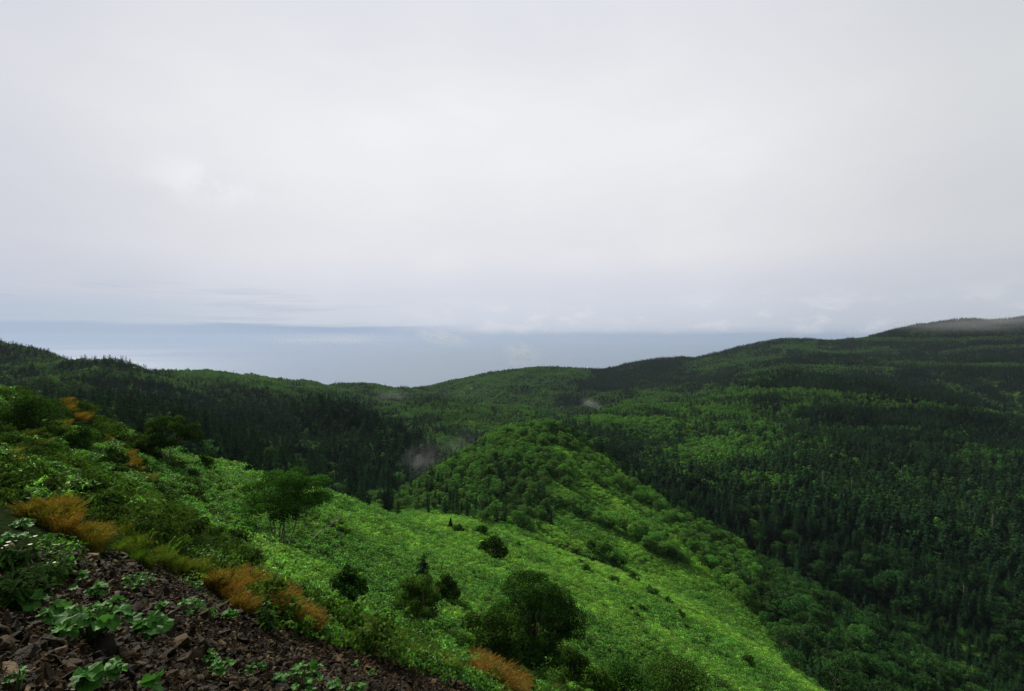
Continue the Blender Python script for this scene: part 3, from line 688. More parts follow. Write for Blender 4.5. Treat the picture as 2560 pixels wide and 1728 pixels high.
p = np.where(knoll, .24, p); p = np.where(knoll & inside(u, v, [(1150, 1060), (1440, 1060), (1440, 1110), (1150, 1130)]), .4, p)
p = np.where((r < 262) & (u > 1500) & (v < .62 * (u - 1500) + 1165), .72, p)
p = np.where((r < 230) & (r > 100) & (u < 1150) & (u > 700), .72, p)
p = np.where((r > 262) & (u > 1300) & (r < 800), .60, p); p = np.where((r > 800) & (u > 1450), .92, p)
p = np.where((r < 330) & (u > 2000), .85, p)
uj = u + fbm(fx / 70, fy / 70, 3, 95) * 240
p = np.where((r >= 440) & (u > 900), .26 + .62 * np.clip((uj - 1400) / 260, 0, 1) * np.where(r > 800, 1, .55), p)
p = p - cl * .8 * (p < .9)
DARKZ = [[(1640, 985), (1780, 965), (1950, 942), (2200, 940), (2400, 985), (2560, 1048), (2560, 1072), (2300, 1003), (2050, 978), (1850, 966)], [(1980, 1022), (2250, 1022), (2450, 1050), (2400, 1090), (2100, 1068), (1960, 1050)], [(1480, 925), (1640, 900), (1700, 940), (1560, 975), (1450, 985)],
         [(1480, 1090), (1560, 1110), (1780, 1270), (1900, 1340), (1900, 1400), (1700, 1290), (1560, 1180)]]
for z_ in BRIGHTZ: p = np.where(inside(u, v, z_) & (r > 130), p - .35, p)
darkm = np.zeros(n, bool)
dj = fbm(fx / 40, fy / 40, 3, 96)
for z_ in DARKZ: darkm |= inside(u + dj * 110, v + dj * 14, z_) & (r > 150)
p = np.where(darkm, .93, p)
bandm = np.zeros(n, bool)
for b_ in BANDS: bandm |= near_line(u, v, b_, 5.5) & (r > 380)
p = np.where(bandm, -.2, p); p = np.where((u < 520) & (r < 130), -1, p)
iscon = R1.random(n) < p
size = R1.uniform(.75, 1.2, n) * np.where(iscon, 1.0, .95)
size *= np.interp(r, [430, 600], [1, .62]); size *= np.where(bandm, .8, 1); size = np.where(knoll & ~iscon, size * .62, size); size = np.where(knoll & iscon, size * .52, size)
size = np.where((r > 95) & (r < 160) & (u < 1400), size * .8, size); size = np.where((r < 270) & (u > 1950), size * np.where(iscon, 1.1, R1.uniform(1.0, 1.6, n)), size)
size = np.where(dark & iscon, size * R1.uniform(.65, 1.15, n), size)
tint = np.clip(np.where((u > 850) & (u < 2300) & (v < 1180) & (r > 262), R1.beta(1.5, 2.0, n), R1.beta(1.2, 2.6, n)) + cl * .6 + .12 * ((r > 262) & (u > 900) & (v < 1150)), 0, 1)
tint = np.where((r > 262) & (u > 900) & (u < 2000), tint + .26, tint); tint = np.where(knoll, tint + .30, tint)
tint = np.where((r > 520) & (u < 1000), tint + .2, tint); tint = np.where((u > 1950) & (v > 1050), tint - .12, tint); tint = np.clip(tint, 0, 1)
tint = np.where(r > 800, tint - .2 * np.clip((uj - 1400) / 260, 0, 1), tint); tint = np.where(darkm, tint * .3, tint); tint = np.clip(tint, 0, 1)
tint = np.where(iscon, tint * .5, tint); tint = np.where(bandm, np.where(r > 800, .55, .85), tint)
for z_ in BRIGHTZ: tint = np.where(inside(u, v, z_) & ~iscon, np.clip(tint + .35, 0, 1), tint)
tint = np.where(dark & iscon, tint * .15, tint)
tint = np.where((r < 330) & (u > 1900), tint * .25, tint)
fz = fz - .15
big = size * np.where(iscon, 10, 7) / r                         # how large each shows
con_i = np.where(iscon)[0]; bro_i = np.where(~iscon)[0]
con_near = con_i[np.argsort(-big[con_i])][:300]; bro_near = bro_i[np.argsort(-big[bro_i])][:300]
isnear = np.zeros(n, bool); isnear[con_near] = True; isnear[bro_near] = True
P = np.stack([fx, fy, fz], 1)
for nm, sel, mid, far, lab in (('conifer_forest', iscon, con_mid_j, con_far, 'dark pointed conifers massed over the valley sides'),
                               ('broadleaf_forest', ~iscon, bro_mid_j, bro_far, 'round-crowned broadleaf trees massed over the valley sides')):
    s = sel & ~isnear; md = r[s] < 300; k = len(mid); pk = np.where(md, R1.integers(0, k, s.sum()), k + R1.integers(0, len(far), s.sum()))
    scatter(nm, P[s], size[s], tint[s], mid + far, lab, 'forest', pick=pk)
print('FOREST', n, iscon.sum(), 'mid', (r < 300).sum())

def place_region(uu, vv, rr_):
    if uu < 420: return 'on the far side of the bushy slope at the left'
    if rr_ < 150 and uu < 1420: return 'just behind the bright crest of the meadow'
    if uu < 800: return 'under the dark hill, behind the many-stemmed tree'
    if uu < 960: return 'in the hollow behind the meadow crest'
    if uu < 1130: return 'in the misty gully at the left foot of the knoll'
    if rr_ > 205 and uu < 1560: return 'on the rounded top of the knoll'
    if uu < 1420: return 'on the near flank of the knoll above the meadow saddle'
    if uu < 1720: return 'on the right shoulder of the knoll beside the long meadow strip'
    if uu < 2080: return 'beside the right edge of the meadow, ' + ('under the knoll shoulder' if vv < 1400 else 'halfway down' if vv < 1560 else 'at its lowest end')
    if vv > 1600: return 'at the bottom of the shaded valley, ' + ('next to the meadow end' if uu < 2250 else 'in the lower right corner')
    return 'on the floor of the shaded valley, ' + ('below the dead conifers' if uu < 2330 else 'at the right frame edge')
def dup(root, loc, rz, sc, tint, label, group):
    r_ = root.copy(); COL.objects.link(r_); r_.location = loc; r_.rotation_euler = (0, 0, rz); r_.scale = (sc, sc, sc); r_['label'] = label; r_['group'] = group; r_['tint'] = tint
    for ch in root.children:
        c_ = ch.copy(); COL.objects.link(c_); c_.parent = r_; c_['tint'] = tint
    return r_
def kind_roots(name, parts, cat):
    """first tree of each shape: an Empty with crown and trunk below it"""
    out = []
    for cm, tm in parts:
        e = bpy.data.objects.new(name, None); COL.objects.link(e); e['category'] = cat
        obj('crown', cm, e); obj('trunk', tm, e); out.append(e)
    return out
used = set()
def put(roots, i, loc, rz, sc, tint, label, group):
    r_ = roots[i]
    if id(r_) not in used:
        used.add(id(r_)); r_.location = loc; r_.rotation_euler = (0, 0, rz); r_.scale = (sc, sc, sc); r_['label'] = label; r_['group'] = group; r_['tint'] = tint
        for ch in r_.children: ch['tint'] = tint
        return r_
    return dup(r_, loc, rz, sc, tint, label, group)
cparts = [(g.mesh('needles', [M['conifer']]), t_.mesh('conifer_trunk', [M['conbark']], True)) for g, t_ in con_mid]
bparts = [(g.mesh('leaves', [M['broad']]), t_.mesh('pale_trunk', [M['birch']], True)) for g, t_ in bro_mid]
cr_ = kind_roots('conifer_tree', cparts, 'conifer'); br_ = kind_roots('broadleaf_tree', bparts, 'tree')
for idx, roots, what, grp in ((con_near, cr_, 'dark pointed conifer', 'conifers'), (bro_near, br_, 'green broadleaf tree', 'broadleaf trees')):
    for q, i in enumerate(idx):
        reg = place_region(u[i], v[i], r[i]); adj = ''
        if size[i] < .6: adj = 'small '
        elif size[i] > 1.08: adj = 'tall '
        lab = f'{adj}{what} {reg}'
        lab = lab.replace('dark pointed conifer', 'pointed conifer') if adj else lab
        if what[0] == 'g' and tint[i] > .45: lab = lab.replace('green', 'yellow-green')
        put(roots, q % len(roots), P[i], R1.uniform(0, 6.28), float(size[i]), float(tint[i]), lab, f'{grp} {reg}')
for rts in (cr_, br_):
    for e in rts:
        if id(e) not in used:
            for ch in list(e.children): bpy.data.objects.remove(ch)
            bpy.data.objects.remove(e)

# ------------------------------------------------------------------ meadow of bamboo grass, mixed scrub on the left slope
TUFTS = [(120, 1290, 75, 38), (205, 1330, 40, 30), (622, 1475, 50, 30), (600, 1512, 36, 18), (700, 1518, 40, 32), (765, 1565, 32, 20), (845, 1525, 26, 10), (1205, 1692, 30, 16), (1262, 1718, 30, 16), (192, 1035, 30, 12),
         (150, 1070, 24, 12), (320, 1160, 22, 18), (14, 1150, 20, 16), (800, 1515, 36, 12), (440, 1415, 50, 14), (530, 1450, 40, 14), (330, 1375, 46, 14), (365, 1190, 24, 12)]
def on_tussocks(u, v):
    r_ = np.zeros(np.shape(u), bool)
    for a, b, c, d in TUFTS: r_ |= ((u - a) / c) ** 2 + ((v - b - (u - a) * .5) / d) ** 2 < 1
    return r_
def sector(r0, r1, den, a0=-50, a1=50):
    x, y = poisson_like(0, math.radians(a0), math.radians(a1), r0, r1, den * 1.5, R1); z = height(x, y); return (x, y, z) + zones(x, y, z)
sas_n = [carpet_geo(300 + i, .55, 260, .17, .055, .42).mesh('sasa_near', [M['sasa']]) for i in range(5)]
sas_f = [carpet_geo(310 + i, 1.0, 420, .22, .09, .55, .32).mesh('sasa_far', [M['sasa']]) for i in range(5)]
SC_L = [(-900, 900), (300, 1000), (430, 1110), (420, 1180), (560, 1330), (640, 1420), (620, 1500), (400, 1440), (300, 1400), (-900, 1400)]   # mixed scrub region
P_, s_, t_, k_ = [], [], [], []
for r0, r1, den, k0, sc in ((15, 60, 2.4, 0, 1.0), (60, 155, .95, 5, 1.0), (155, 262, .55, 5, 1.3)):
    x, y, z, u, v, r, scree, mead, strip = sector(r0, r1, den)
    scrubby = inside(u, v, SC_L); mix_ = fbm(x / 5, y / 5, 3, 77)
    edge = (r > 90) & (u > 1290) & (u < 2050) & ~mead & (fbm(x / 14, y / 14, 3, 91) > -.1)
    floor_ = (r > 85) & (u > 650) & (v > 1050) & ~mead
    leftc = (u < 480) & (v < 1420) & (r < 62) & ~scree
    keep = (mead | floor_ | leftc) & visible(x, y, z, 1.0) & (u > -60) & (u < 2620) & (v < 1800) & ~((u < 480) & (mix_ > .16)) & ~((u < 640) & scrubby & (mix_ > .16)) & ~on_tussocks(u, v)
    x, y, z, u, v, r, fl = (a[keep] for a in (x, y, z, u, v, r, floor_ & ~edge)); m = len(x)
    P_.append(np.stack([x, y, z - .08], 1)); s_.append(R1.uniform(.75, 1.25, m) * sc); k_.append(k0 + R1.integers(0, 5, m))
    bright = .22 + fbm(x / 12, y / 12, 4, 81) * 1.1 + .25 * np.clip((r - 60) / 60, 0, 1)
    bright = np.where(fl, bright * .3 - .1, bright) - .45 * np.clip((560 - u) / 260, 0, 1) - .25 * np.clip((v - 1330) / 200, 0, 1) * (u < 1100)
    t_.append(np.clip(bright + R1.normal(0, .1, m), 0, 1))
P_ = np.concatenate(P_); print('SASA', len(P_))
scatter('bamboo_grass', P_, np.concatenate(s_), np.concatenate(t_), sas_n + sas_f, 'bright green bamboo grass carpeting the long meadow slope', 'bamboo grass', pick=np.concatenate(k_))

x, y, z, u, v, r, scree, mead, strip = sector(120, 700, .16)
keep = strip & visible(x, y, z, 2); x, y, z = x[keep], y[keep], z[keep]
scatter('clearing_grass', np.stack([x, y, z], 1), R1.uniform(1.2, 2.0, len(x)), R1.uniform(.5, 1, len(x)), sas_f, 'light green grass in the small clearings of the far woods', 'grass')

scr = [bush_geo(330 + i, 1.3, .75, 9, 520, .11) for i in range(5)]
scr = [joined(*g, 'scrub', [M['scrub'], M['bark']]) for g in scr]
P_, s_, t_ = [], [], []
for r0, r1, den in ((9, 30, 1.5), (30, 62, .9)):
    x, y, z, u, v, r, scree, mead, strip = sector(r0, r1, den)
    mix_ = fbm(x / 5, y / 5, 3, 77)
    crest_r = np.interp(np.arctan2(x, y), TH0, near[3][0])
    reg = (inside(u, v, SC_L) & (mix_ > .14)) | ((u < 480) & (v < 1330) & (mix_ > .06)) | (near_line(u, v, [(430, 1400), (720, 1520), (900, 1590), (1130, 1650), (1340, 1740), (1500, 1800)], 45) & (R1.random(len(u)) < .3))
    keep = reg & ~scree & ~on_tussocks(u, v) & (r < crest_r * 1.25) & visible(x, y, z, 1.5) & (u > -80) & (v < 1850)
    x, y, z = x[keep], y[keep], z[keep]; m = len(x); P_.append(np.stack([x, y, z - .05], 1)); s_.append(R1.uniform(.5, 1.2, m))
    t_.append(np.clip(.28 + fbm(x / 4, y / 4, 3, 82) * 1.2 + R1.normal(0, .12, m), 0, 1))
P_ = np.concatenate(P_); print('SCRUB', len(P_))
scatter('undergrowth', P_, np.concatenate(s_), np.concatenate(t_), scr, 'low mixed olive green scrub on the upper left slope', 'scrub')
# ------------------------------------------------------------------ single trees and shrubs standing on the slope
def world_size(u, vb, px):
    x, y, z = ground_at(u, vb); return (x, y, z), px * y / FPX
def plant(name, cat, u, vb, w, h, label, group=None, kind='bush', tint=.2, mt='dark_leaf', leaf=None, dens=1.0, stems=3, clumps=None, gap=.14, seed=None, dist=None, base=.3, shift=(0, 0), flat=.85):
    if dist: x, y, z = (float(a) for a in at(u, vb, dist)); z = float(height(x, y))
    else: (x, y, z), _ = world_size(u, vb, 1)
    k = y / FPX; Wd, H = w * k, h * k; seed = seed if seed is not None else int(u * 7 + vb)
    lf = leaf or max(.10, 4.6 * k); area = (Wd * H) / lf ** 2
    if kind == 'bush': cg, tg = bush_geo(seed, Wd, H, max(8, min(40, int(10 + w / 8))), int(area * 15 * dens), lf)
    elif kind == 'con': cg, tg = conifer_geo(seed, H, 22, 8, 4, max(.18, .07 * H), .06)
    else: cg, tg = broad_geo(seed, H, Wd, clumps or max(14, min(40, int(w / 7))), int(area * 14 * dens), lf, stems=stems, base=base, shift=shift, flat=flat, spread_stem=.55, gap=gap)
    e = bpy.data.objects.new(name, None); COL.objects.link(e); e.location = (x, y, z - .05); tag(e, label, cat, group); e['tint'] = tint
    c_ = obj('crown' if kind != 'bush' else 'foliage', cg.mesh('crown', [M['conifer' if kind == 'con' else mt]]), e); c_['tint'] = tint
    b_ = obj('trunk' if kind != 'bush' else 'stem', tg.mesh('trunk', [M['birch' if kind == 'tree' else 'bark']], True), e)
    return e
GL = 'shrubs and small trees on the meadow slope'
plant('multi_stemmed_tree', 'tree', 706, 1370, 240, 200, 'spreading dark green tree on six thin crooked stems in the middle of the meadow', kind='tree', stems=6, base=.40, shift=(.5, 0), flat=.7, tint=.2, seed=4, dens=.7, clumps=34, gap=.14)
plant('conifer_tree', 'conifer', 742, 1228, 66, 84, 'small conifer whose tip shows above the many-stemmed tree', kind='con', dist=46)
plant('broadleaf_tree', 'tree', 1044, 1592, 158, 160, 'slim twin-stemmed tree with pale trunks at the lower edge of the meadow', kind='tree', stems=2, base=.30, tint=.3, seed=9, dens=.6)
plant('conifer_tree', 'conifer', 1058, 1552, 130, 172, 'short dark conifer standing up behind the twin-stemmed tree', kind='con', tint=0)
plant('bush', 'shrub', 1112, 1500, 70, 78, 'upright dark shrub beside the short conifer', tint=.1)
plant('broadleaf_tree', 'tree', 1330, 1680, 255, 262, 'large dome-shaped dark tree at the foot of the meadow near the bottom edge', kind='tree', stems=3, base=.10, tint=.08, seed=21, dens=1.0, shift=(.3, 0), flat=.8, clumps=52, gap=.125)
plant('broadleaf_tree', 'tree', 1225, 1690, 190, 165, 'lower dark tree crowding the left side of the big dome-shaped tree', kind='tree', stems=4, base=.1, tint=.25, seed=15, dens=.8, flat=.9)
plant('bush', 'shrub', 1420, 1700, 120, 95, 'dark bush under the right edge of the big dome-shaped tree', tint=.2)
plant('bush', 'shrub', 868, 1510, 95, 118, 'tall dusky bush above the orange grass, left of the twin-stemmed tree', tint=.1)
plant('bush', 'shrub', 1228, 1396, 82, 62, 'dark rounded bush just below the meadow crest', tint=.03)
plant('bush', 'shrub', 1206, 1336, 44, 22, 'small black-green bush on the meadow crest', tint=.0)
plant('bush', 'shrub', 1144, 1335, 36, 30, 'little dark bush on the meadow crest left of the larger one', tint=.1)
plant('conifer_tree', 'conifer', 1127, 1322, 14, 28, 'tiny young conifer on the meadow crest', kind='con', tint=0)
plant('bush', 'shrub', 1560, 1745, 150, 92, 'dark bush on the bottom edge, right of the big dome-shaped tree', tint=.15, dens=.8)
plant('bush', 'shrub', 1690, 1745, 200, 105, 'widest dark bush on the bottom edge under the meadow', tint=.05, dens=.8)
plant('bush', 'shrub', 1500, 1738, 90, 70, 'leafy bush below the big tree with lighter leaves', tint=.6, dens=.8)
for i, (u_, v_, w_, h_) in enumerate([(1010, 1440, 26, 16), (1240, 1440, 26, 15), (1292, 1365, 24, 12), (1395, 1392, 22, 12), (1466, 1432, 34, 24), (1450, 1408, 18, 12), (1533, 1462, 40, 26), (1582, 1455, 30, 30), (1490, 1480, 20, 14),
        (1628, 1490, 44, 28), (1578, 1530, 16, 20), (1604, 1530, 28, 22), (1668, 1512, 30, 22), (1700, 1545, 30, 24), (1660, 1580, 34, 22), (1593, 1555, 36, 26), (1870, 1665, 34, 42), (1508, 1395, 70, 40), (1545, 1415, 46, 34),
        (1475, 1372, 36, 26), (1715, 1575, 30, 20), (1448, 1470, 16, 10), (1760, 1600, 22, 16), (960, 1370, 20, 12), (1330, 1430, 16, 9)]):
    plant('bush', 'shrub', u_, v_, w_, h_, ('dark ' if i % 3 else 'grey-green ') + ('low ' if w_ < 30 else 'spreading ') + 'shrub in the bamboo grass of the lower right meadow', GL, tint=.35 + .12 * (i % 4), dens=.7)
# the bushy upper left
LB = [(70, 1075, 170, 112, 'largest dark bush on the left skyline of the slope', .02, 'bush'), (100, 985, 110, 46, 'flat-topped dark bush behind the largest one', .1, 'bush'), (180, 1000, 100, 50, 'dark bush over the orange grass streak', .12, 'bush'),
      (212, 1040, 80, 42, 'bush right of the orange grass streak', .2, 'bush'), (20, 965, 70, 34, 'bush at the far left of the skyline', .1, 'bush'), (262, 1050, 64, 56, 'upright bush on the left skyline', .05, 'bush'),
      (418, 1152, 150, 112, 'round umbrella-shaped tree on the left shoulder of the meadow', .1, 'tree'), (304, 1072, 62, 60, 'small tree between the bushes and the umbrella-shaped tree', .08, 'tree'),
      (508, 1174, 56, 42, 'small round bush to the right of the umbrella-shaped tree', .15, 'bush'), (530, 1150, 50, 44, 'feathery bush at the end of the meadow crest', .3, 'bush'), (215, 1120, 100, 62, 'dark bush below the orange streak', .04, 'bush'),
      (278, 1165, 78, 52, 'black-green bush left of the umbrella-shaped tree', .0, 'bush'), (350, 1120, 70, 40, 'light bush under the small tree', .4, 'bush'), (270, 1090, 90, 40, 'olive bush on the slope below the skyline', .35, 'bush'),
      (150, 1190, 130, 60, 'bush above the tall orange grass', .3, 'bush'), (60, 1215, 110, 62, 'dusky bush at the left edge above the orange grass', .15, 'bush'), (235, 1265, 170, 90, 'large dusky bush right of the tall orange grass', .12, 'bush'),
      (300, 1300, 90, 60, 'dark bush at the lower rim of the mixed scrub', .06, 'bush'), (120, 1140, 80, 44, 'olive bush in the middle of the left scrub', .3, 'bush'), (30, 1120, 80, 40, 'bush at the left edge beside the rusty grass', .2, 'bush'),
      (470, 1225, 60, 34, 'low dark bush in the upper meadow', .05, 'bush'), (395, 1230, 60, 34, 'olive bush at the edge of the meadow', .3, 'bush'), (345, 1165, 50, 30, 'small green bush by the rusty streak', .3, 'bush'), (855, 1340, 44, 26, 'dark low shrub right of the many-stemmed tree', .0, 'bush')]
for (u_, v_, w_, h_, lab, ti, kd) in LB:
    plant('bush' if kd == 'bush' else 'broadleaf_tree', 'shrub' if kd == 'bush' else 'tree', u_, v_, w_, h_, lab, 'bushes and trees of the upper left slope', kind=kd, tint=ti, stems=3, base=.2, dens=.8)
# young tree sprouting in the meadow, and a fallen pale branch
def stick():
    g = Geo(); (x, y, z), k = world_size(775, 1355, 1)
    a = np.array((0, 0, .1)); b = np.array((48 * k, 3, 32 * k)); f = np.linspace(0, 1, 7)[:, None]
    P = a + (b - a) * f + np.random.default_rng(3).normal(0, .05, (7, 3)); tube(g, P, .055 * (1 - .7 * f[:, 0]), 6)
    tube(g, [P[4], P[4] + (.3, 0, .5), P[4] + (.7, .2, .9)], [.03, .02, .01], 5)
    obj('leaning_branch', g.mesh('branch', [M['birch']], True), loc=(x, y, z), label='pale bare branch leaning out of the bamboo grass below the many-stemmed tree', cat='branch')
stick()
plant('young_tree', 'tree', 468, 1342, 26, 46, 'thin dark sapling with yellowish leaves alone in the meadow', kind='tree', stems=1, base=.5, tint=.9, mt='scrub', dens=.5)

# dead standing trees
snm = [snag_geo(500 + i).mesh('dead_trunk', [M['dead']], True) for i in range(5)]
SN = [(2055, 1232, 52, 'bleached dead conifer standing alone in the dark right-hand forest'), (1947, 1250, 48, 'dead conifer left of the bleached one in the right-hand forest'), (2109, 1280, 44, 'short dead trunk below the bleached conifer'),
      (2255, 1222, 50, 'dead conifer high in the shaded right-hand forest'), (1907, 1252, 42, 'thin dead pole in the right-hand forest'), (2480, 1352, 60, 'dead conifer at the far right of the dark forest'),
      (2314, 1512, 62, 'dead conifer low in the dark valley'), (2408, 1530, 64, 'slender dead trunk low in the dark valley right of another'), (2128, 1240, 44, 'dead spire beside the bleached conifer')]
for i, (u_, v_, h_, lab) in enumerate(SN):
    (x, y, z), k = world_size(u_, v_, 1); s_ = h_ * k / 9 * 1.15
    o = obj('dead_tree', snm[i % 5], loc=(x, y, z), label=lab, cat='dead tree', group='dead trees in the right-hand forest'); o.scale = (s_, s_, s_); o.rotation_euler = (0, 0, i)
Rn = np.random.default_rng(77)
SL = [(348, 985), (248, 990), (621, 1066), (603, 1114), (623, 1129), (677, 1125), (816, 1087), (827, 1158), (850, 1090), (905, 1130), (770, 1090), (735, 1060), (650, 1100), (800, 1120), (884, 1060), (925, 1100), (960, 1130), (560, 1060), (580, 1090), (700, 1150),
      (275, 985), (300, 975), (330, 990), (370, 1000), (220, 975), (400, 990), (590, 1030), (670, 1040), (850, 1150), (940, 1160), (1010, 1150), (760, 1140)]
for i, (u_, v_) in enumerate(SL):
    (x, y, z), k = world_size(u_ + Rn.uniform(-6, 6), v_ + 8, 1); s_ = Rn.uniform(.9, 1.25)
    o = obj('dead_tree', snm[i % 5], loc=(x, y, z), label='thin pale dead trunk among the dark conifers of the ' + ('left mid slope' if u_ < 450 else 'dark hill beyond the meadow'), cat='dead tree', group='dead trunks on the dark conifer slopes')
    o.scale = (s_, s_, s_); o.rotation_euler = (0, 0, i * 1.3)

# ------------------------------------------------------------------ tussocks along the rim of the scree
tus = []
for i in range(6):
    b_, h_ = tussock_geo(400 + i, 420, 1.0, .32, .008, lean=(.30, -.12), heads=.55)
    tus.append((b_.mesh('blades', [M['blade']]), h_.mesh('seed_heads', [M['blade']])))
TL = [ # base pixel centre, spread u, spread v, number, height px, tint, description
  (120, 1305, 60, 22, 11, 54, .8, 'tall rusty-orange grass tussock at the left rim of the scree'), (205, 1345, 38, 18, 7, 50, .7, 'orange-brown grass tussock at the right end of the left tall clump'),
  (330, 1385, 50, 18, 6, 30, .15, 'yellow-green grass tussock on the upper rim of the scree'), (440, 1425, 50, 16, 6, 30, .25, 'yellowing grass tussock on the upper rim of the scree'), (530, 1462, 40, 14, 7, 34, .55, 'yellow-orange grass tussock on the rim of the scree'),
  (622, 1488, 40, 18, 15, 46, 1.0, 'bright orange grass tussock above the middle of the scree'), (600, 1520, 32, 12, 7, 32, .95, 'short orange grass tussock sticking into the scree'), (700, 1532, 32, 20, 14, 50, 1.0, 'bright orange grass tussock at the middle of the rim'),
  (765, 1575, 26, 12, 8, 46, .9, 'pale orange grass tussock where the rim turns down'), (845, 1532, 24, 10, 6, 24, .95, 'small orange grass tussock at the meadow side of the rim'), (800, 1520, 40, 14, 6, 24, .5, 'yellowish grass tussock at the meadow side of the rim'),
  (560, 1478, 60, 14, 12, 36, .8, 'gold and rust grass tussock on the rim left of the brightest ones'), (400, 1408, 60, 12, 5, 28, .4, 'golden grass tussock where the rim leaves the scrub'), (860, 1578, 70, 14, 14, 30, .45, 'yellow-green grass tussock on the rim below the dusky bush'),
  (1090, 1660, 60, 12, 10, 28, .4, 'yellowish grass tussock on the rim before the dome-shaped tree'), (1205, 1700, 30, 12, 14, 44, 1.0, 'orange grass tussock at the bottom edge below the dome-shaped tree'), (1262, 1728, 30, 12, 14, 46, 1.0, 'orange grass tussock lowest on the rim'), (1140, 1668, 14, 8, 3, 20, .8, 'small orange grass tussock near the lower rim'),
  (192, 1038, 28, 12, 10, 22, .95, 'orange grass tussock in the streak on the left skyline'), (150, 1075, 24, 14, 6, 20, .75, 'rusty grass tussock between the left bushes'), (320, 1165, 22, 16, 8, 24, .85, 'rusty grass tussock in the streak beside the umbrella-shaped tree'),
  (14, 1160, 18, 16, 6, 30, .9, 'rusty grass tussock at the left edge of the slope'), (100, 1118, 24, 14, 5, 22, .7, 'brownish grass tussock in the left scrub'), (365, 1195, 24, 12, 5, 20, .7, 'rusty grass tussock by the upper meadow'),
  (262, 1108, 16, 10, 4, 16, .8, 'small orange tussock on the slope under the skyline bushes'), (900, 1600, 60, 20, 8, 30, .1, 'green grass tussock on the lower rim of the scree'), (1020, 1640, 60, 18, 8, 32, .15, 'green grass tussock near the twin-stemmed tree'), (1330, 1735, 50, 12, 6, 34, .1, 'green grass tussock at the bottom edge')]
tr_ = []
for i, (bm_, hm_) in enumerate(tus):
    e = bpy.data.objects.new('grass_tussock', None); COL.objects.link(e); e['category'] = 'grass tussock'; obj('blades', bm_, e); obj('seed_heads', hm_, e); tr_.append(e)
Rt = np.random.default_rng(5); q = 0
for (u_, v_, su, sv, n_, hp, ti, lab) in TL:
    sl = .55
    for k in range(n_):
        du = Rt.uniform(-su, su); uu_, vv_ = u_ + du, v_ + du * sl * (.9 if u_ > 60 else 0) + Rt.uniform(-sv, sv)
        (x, y, z), kk = world_size(uu_, vv_, 1); s_ = float(np.clip(hp * kk * Rt.uniform(1.0, 1.5), .25, 1.5))
        put(tr_, q % 6, (x, y, z), Rt.normal(0, .35), s_, float(np.clip(ti + Rt.normal(0, .12), 0, 1)), lab, 'grass tussocks: ' + lab); q += 1
print('TUSSOCKS', q)

# leafy weeds along the rim
wd = [carpet_geo(420 + i, .35, 170, .11, .06, .38, .3).mesh('weed', [M['weed']]) for i in range(5)]
x, y, z, u, v, r, scree, mead, strip = sector(5, 48, 5.0)
RIM = [(-40, 1330), (130, 1370), (330, 1400), (500, 1460), (640, 1520), (820, 1590), (1000, 1640), (1150, 1690), (1300, 1745)]
nm_ = fbm(x / 2, y / 2, 3, 55)
gk = near_line(u, v, [(300, 1352), (430, 1405), (560, 1468), (700, 1522), (860, 1585), (1010, 1632), (1150, 1680), (1300, 1735)], 24) & ~inside(u, v, SCREE) & visible(x, y, z, 1) & (fbm(x / 1.3, y / 1.3, 2, 57) > -.25)
gx, gy, gz = x[gk][::3], y[gk][::3], z[gk][::3]; tj = [joined(g1, g2, 'rim_grass', [M['blade'], M['blade']]) for g1, g2 in (tussock_geo(450 + i, 130, .55, .24, .010, lean=(.25, -.1), heads=.3) for i in range(4))]
scatter('rim_grass', np.stack([gx, gy, gz], 1), R1.uniform(.45, 1.0, len(gx)), np.clip(.30 + fbm(gx / 2.2, gy / 2.2, 3, 58) * 1.6, 0, 1), tj, 'mixed green and rusty grass in a band along the rim of the scree', 'grass', rot=np.stack([0 * gx, 0 * gx, R1.normal(0, .4, len(gx))], 1)); print('RIM', len(gx))
spr = inside(u, v, SCREE) & (fbm(x / 1.1, y / 1.1, 3, 59) > .33) & (R1.random(len(u)) < .35)
keep = spr | (near_line(u, v, RIM, 26) & (nm_ > -.15) & ~(inside(u, v, SCREE) & (nm_ < .12))) | (near_line(u, v, [(500, 1440), (760, 1540), (900, 1600), (1100, 1660), (1400, 1740)], 36) & (nm_ > .12) & ~scree)
keep &= visible(x, y, z, 1) & (v < 1900) & ~((u < 330) & (v < 1440) & (R1.random(len(u)) < .8)) & ~(on_tussocks(u, v) & (R1.random(len(u)) < .85))
x, y, z = x[keep], y[keep], z[keep]; m = len(x); print('WEEDS', m)
scatter('weeds', np.stack([x, y, z - .03], 1), R1.uniform(.6, 1.35, m) * np.interp(np.hypot(x, y), [8, 15], [.6, 1]), np.clip(.10 + fbm(x / 1.5, y / 1.5, 3, 83), 0, 1), wd, 'leafy green weeds along the rim of the scree', 'weeds')

# ------------------------------------------------------------------ scree
RIMLINE = [(-40, 1395), (130, 1395), (330, 1405), (420, 1425), (500, 1470), (600, 1522), (720, 1572), (800, 1604), (1000, 1647), (1150, 1697), (1240, 1728)]
sm = [stone_geo(600 + i, 12 + i % 5, .42 + .08 * (i % 4), 1.2 + .15 * (i % 3)) for i in range(9)]
def stones(r0, r1, den, lo, hi, R):
    x, y = poisson_like(0, math.radians(-60), math.radians(35), r0, r1, den, R); z = height(x, y); u, v, r, scree, *_ = zones(x, y, z)
    k = (scree | near_line(u, v, RIMLINE, 22)) & visible(x, y, z, .3, .03) & (u > -160) & (u < 1500) & (v < 1950); x, y, z = x[k], y[k], z[k]
    s_ = lo * (hi / lo) ** (R.random(len(x)) ** 1.7); return np.stack([x, y, z + s_ * R.uniform(-.05, .22, len(x))], 1), s_
A = [stones(1.6, 7, 900, .018, .075, R1), stones(1.6, 5, 32, .06, .14, R1), stones(5, 12, 420, .03, .11, R1), stones(12, 24, 180, .05, .15, R1), stones(5, 24, 9, .12, .24, R1)]
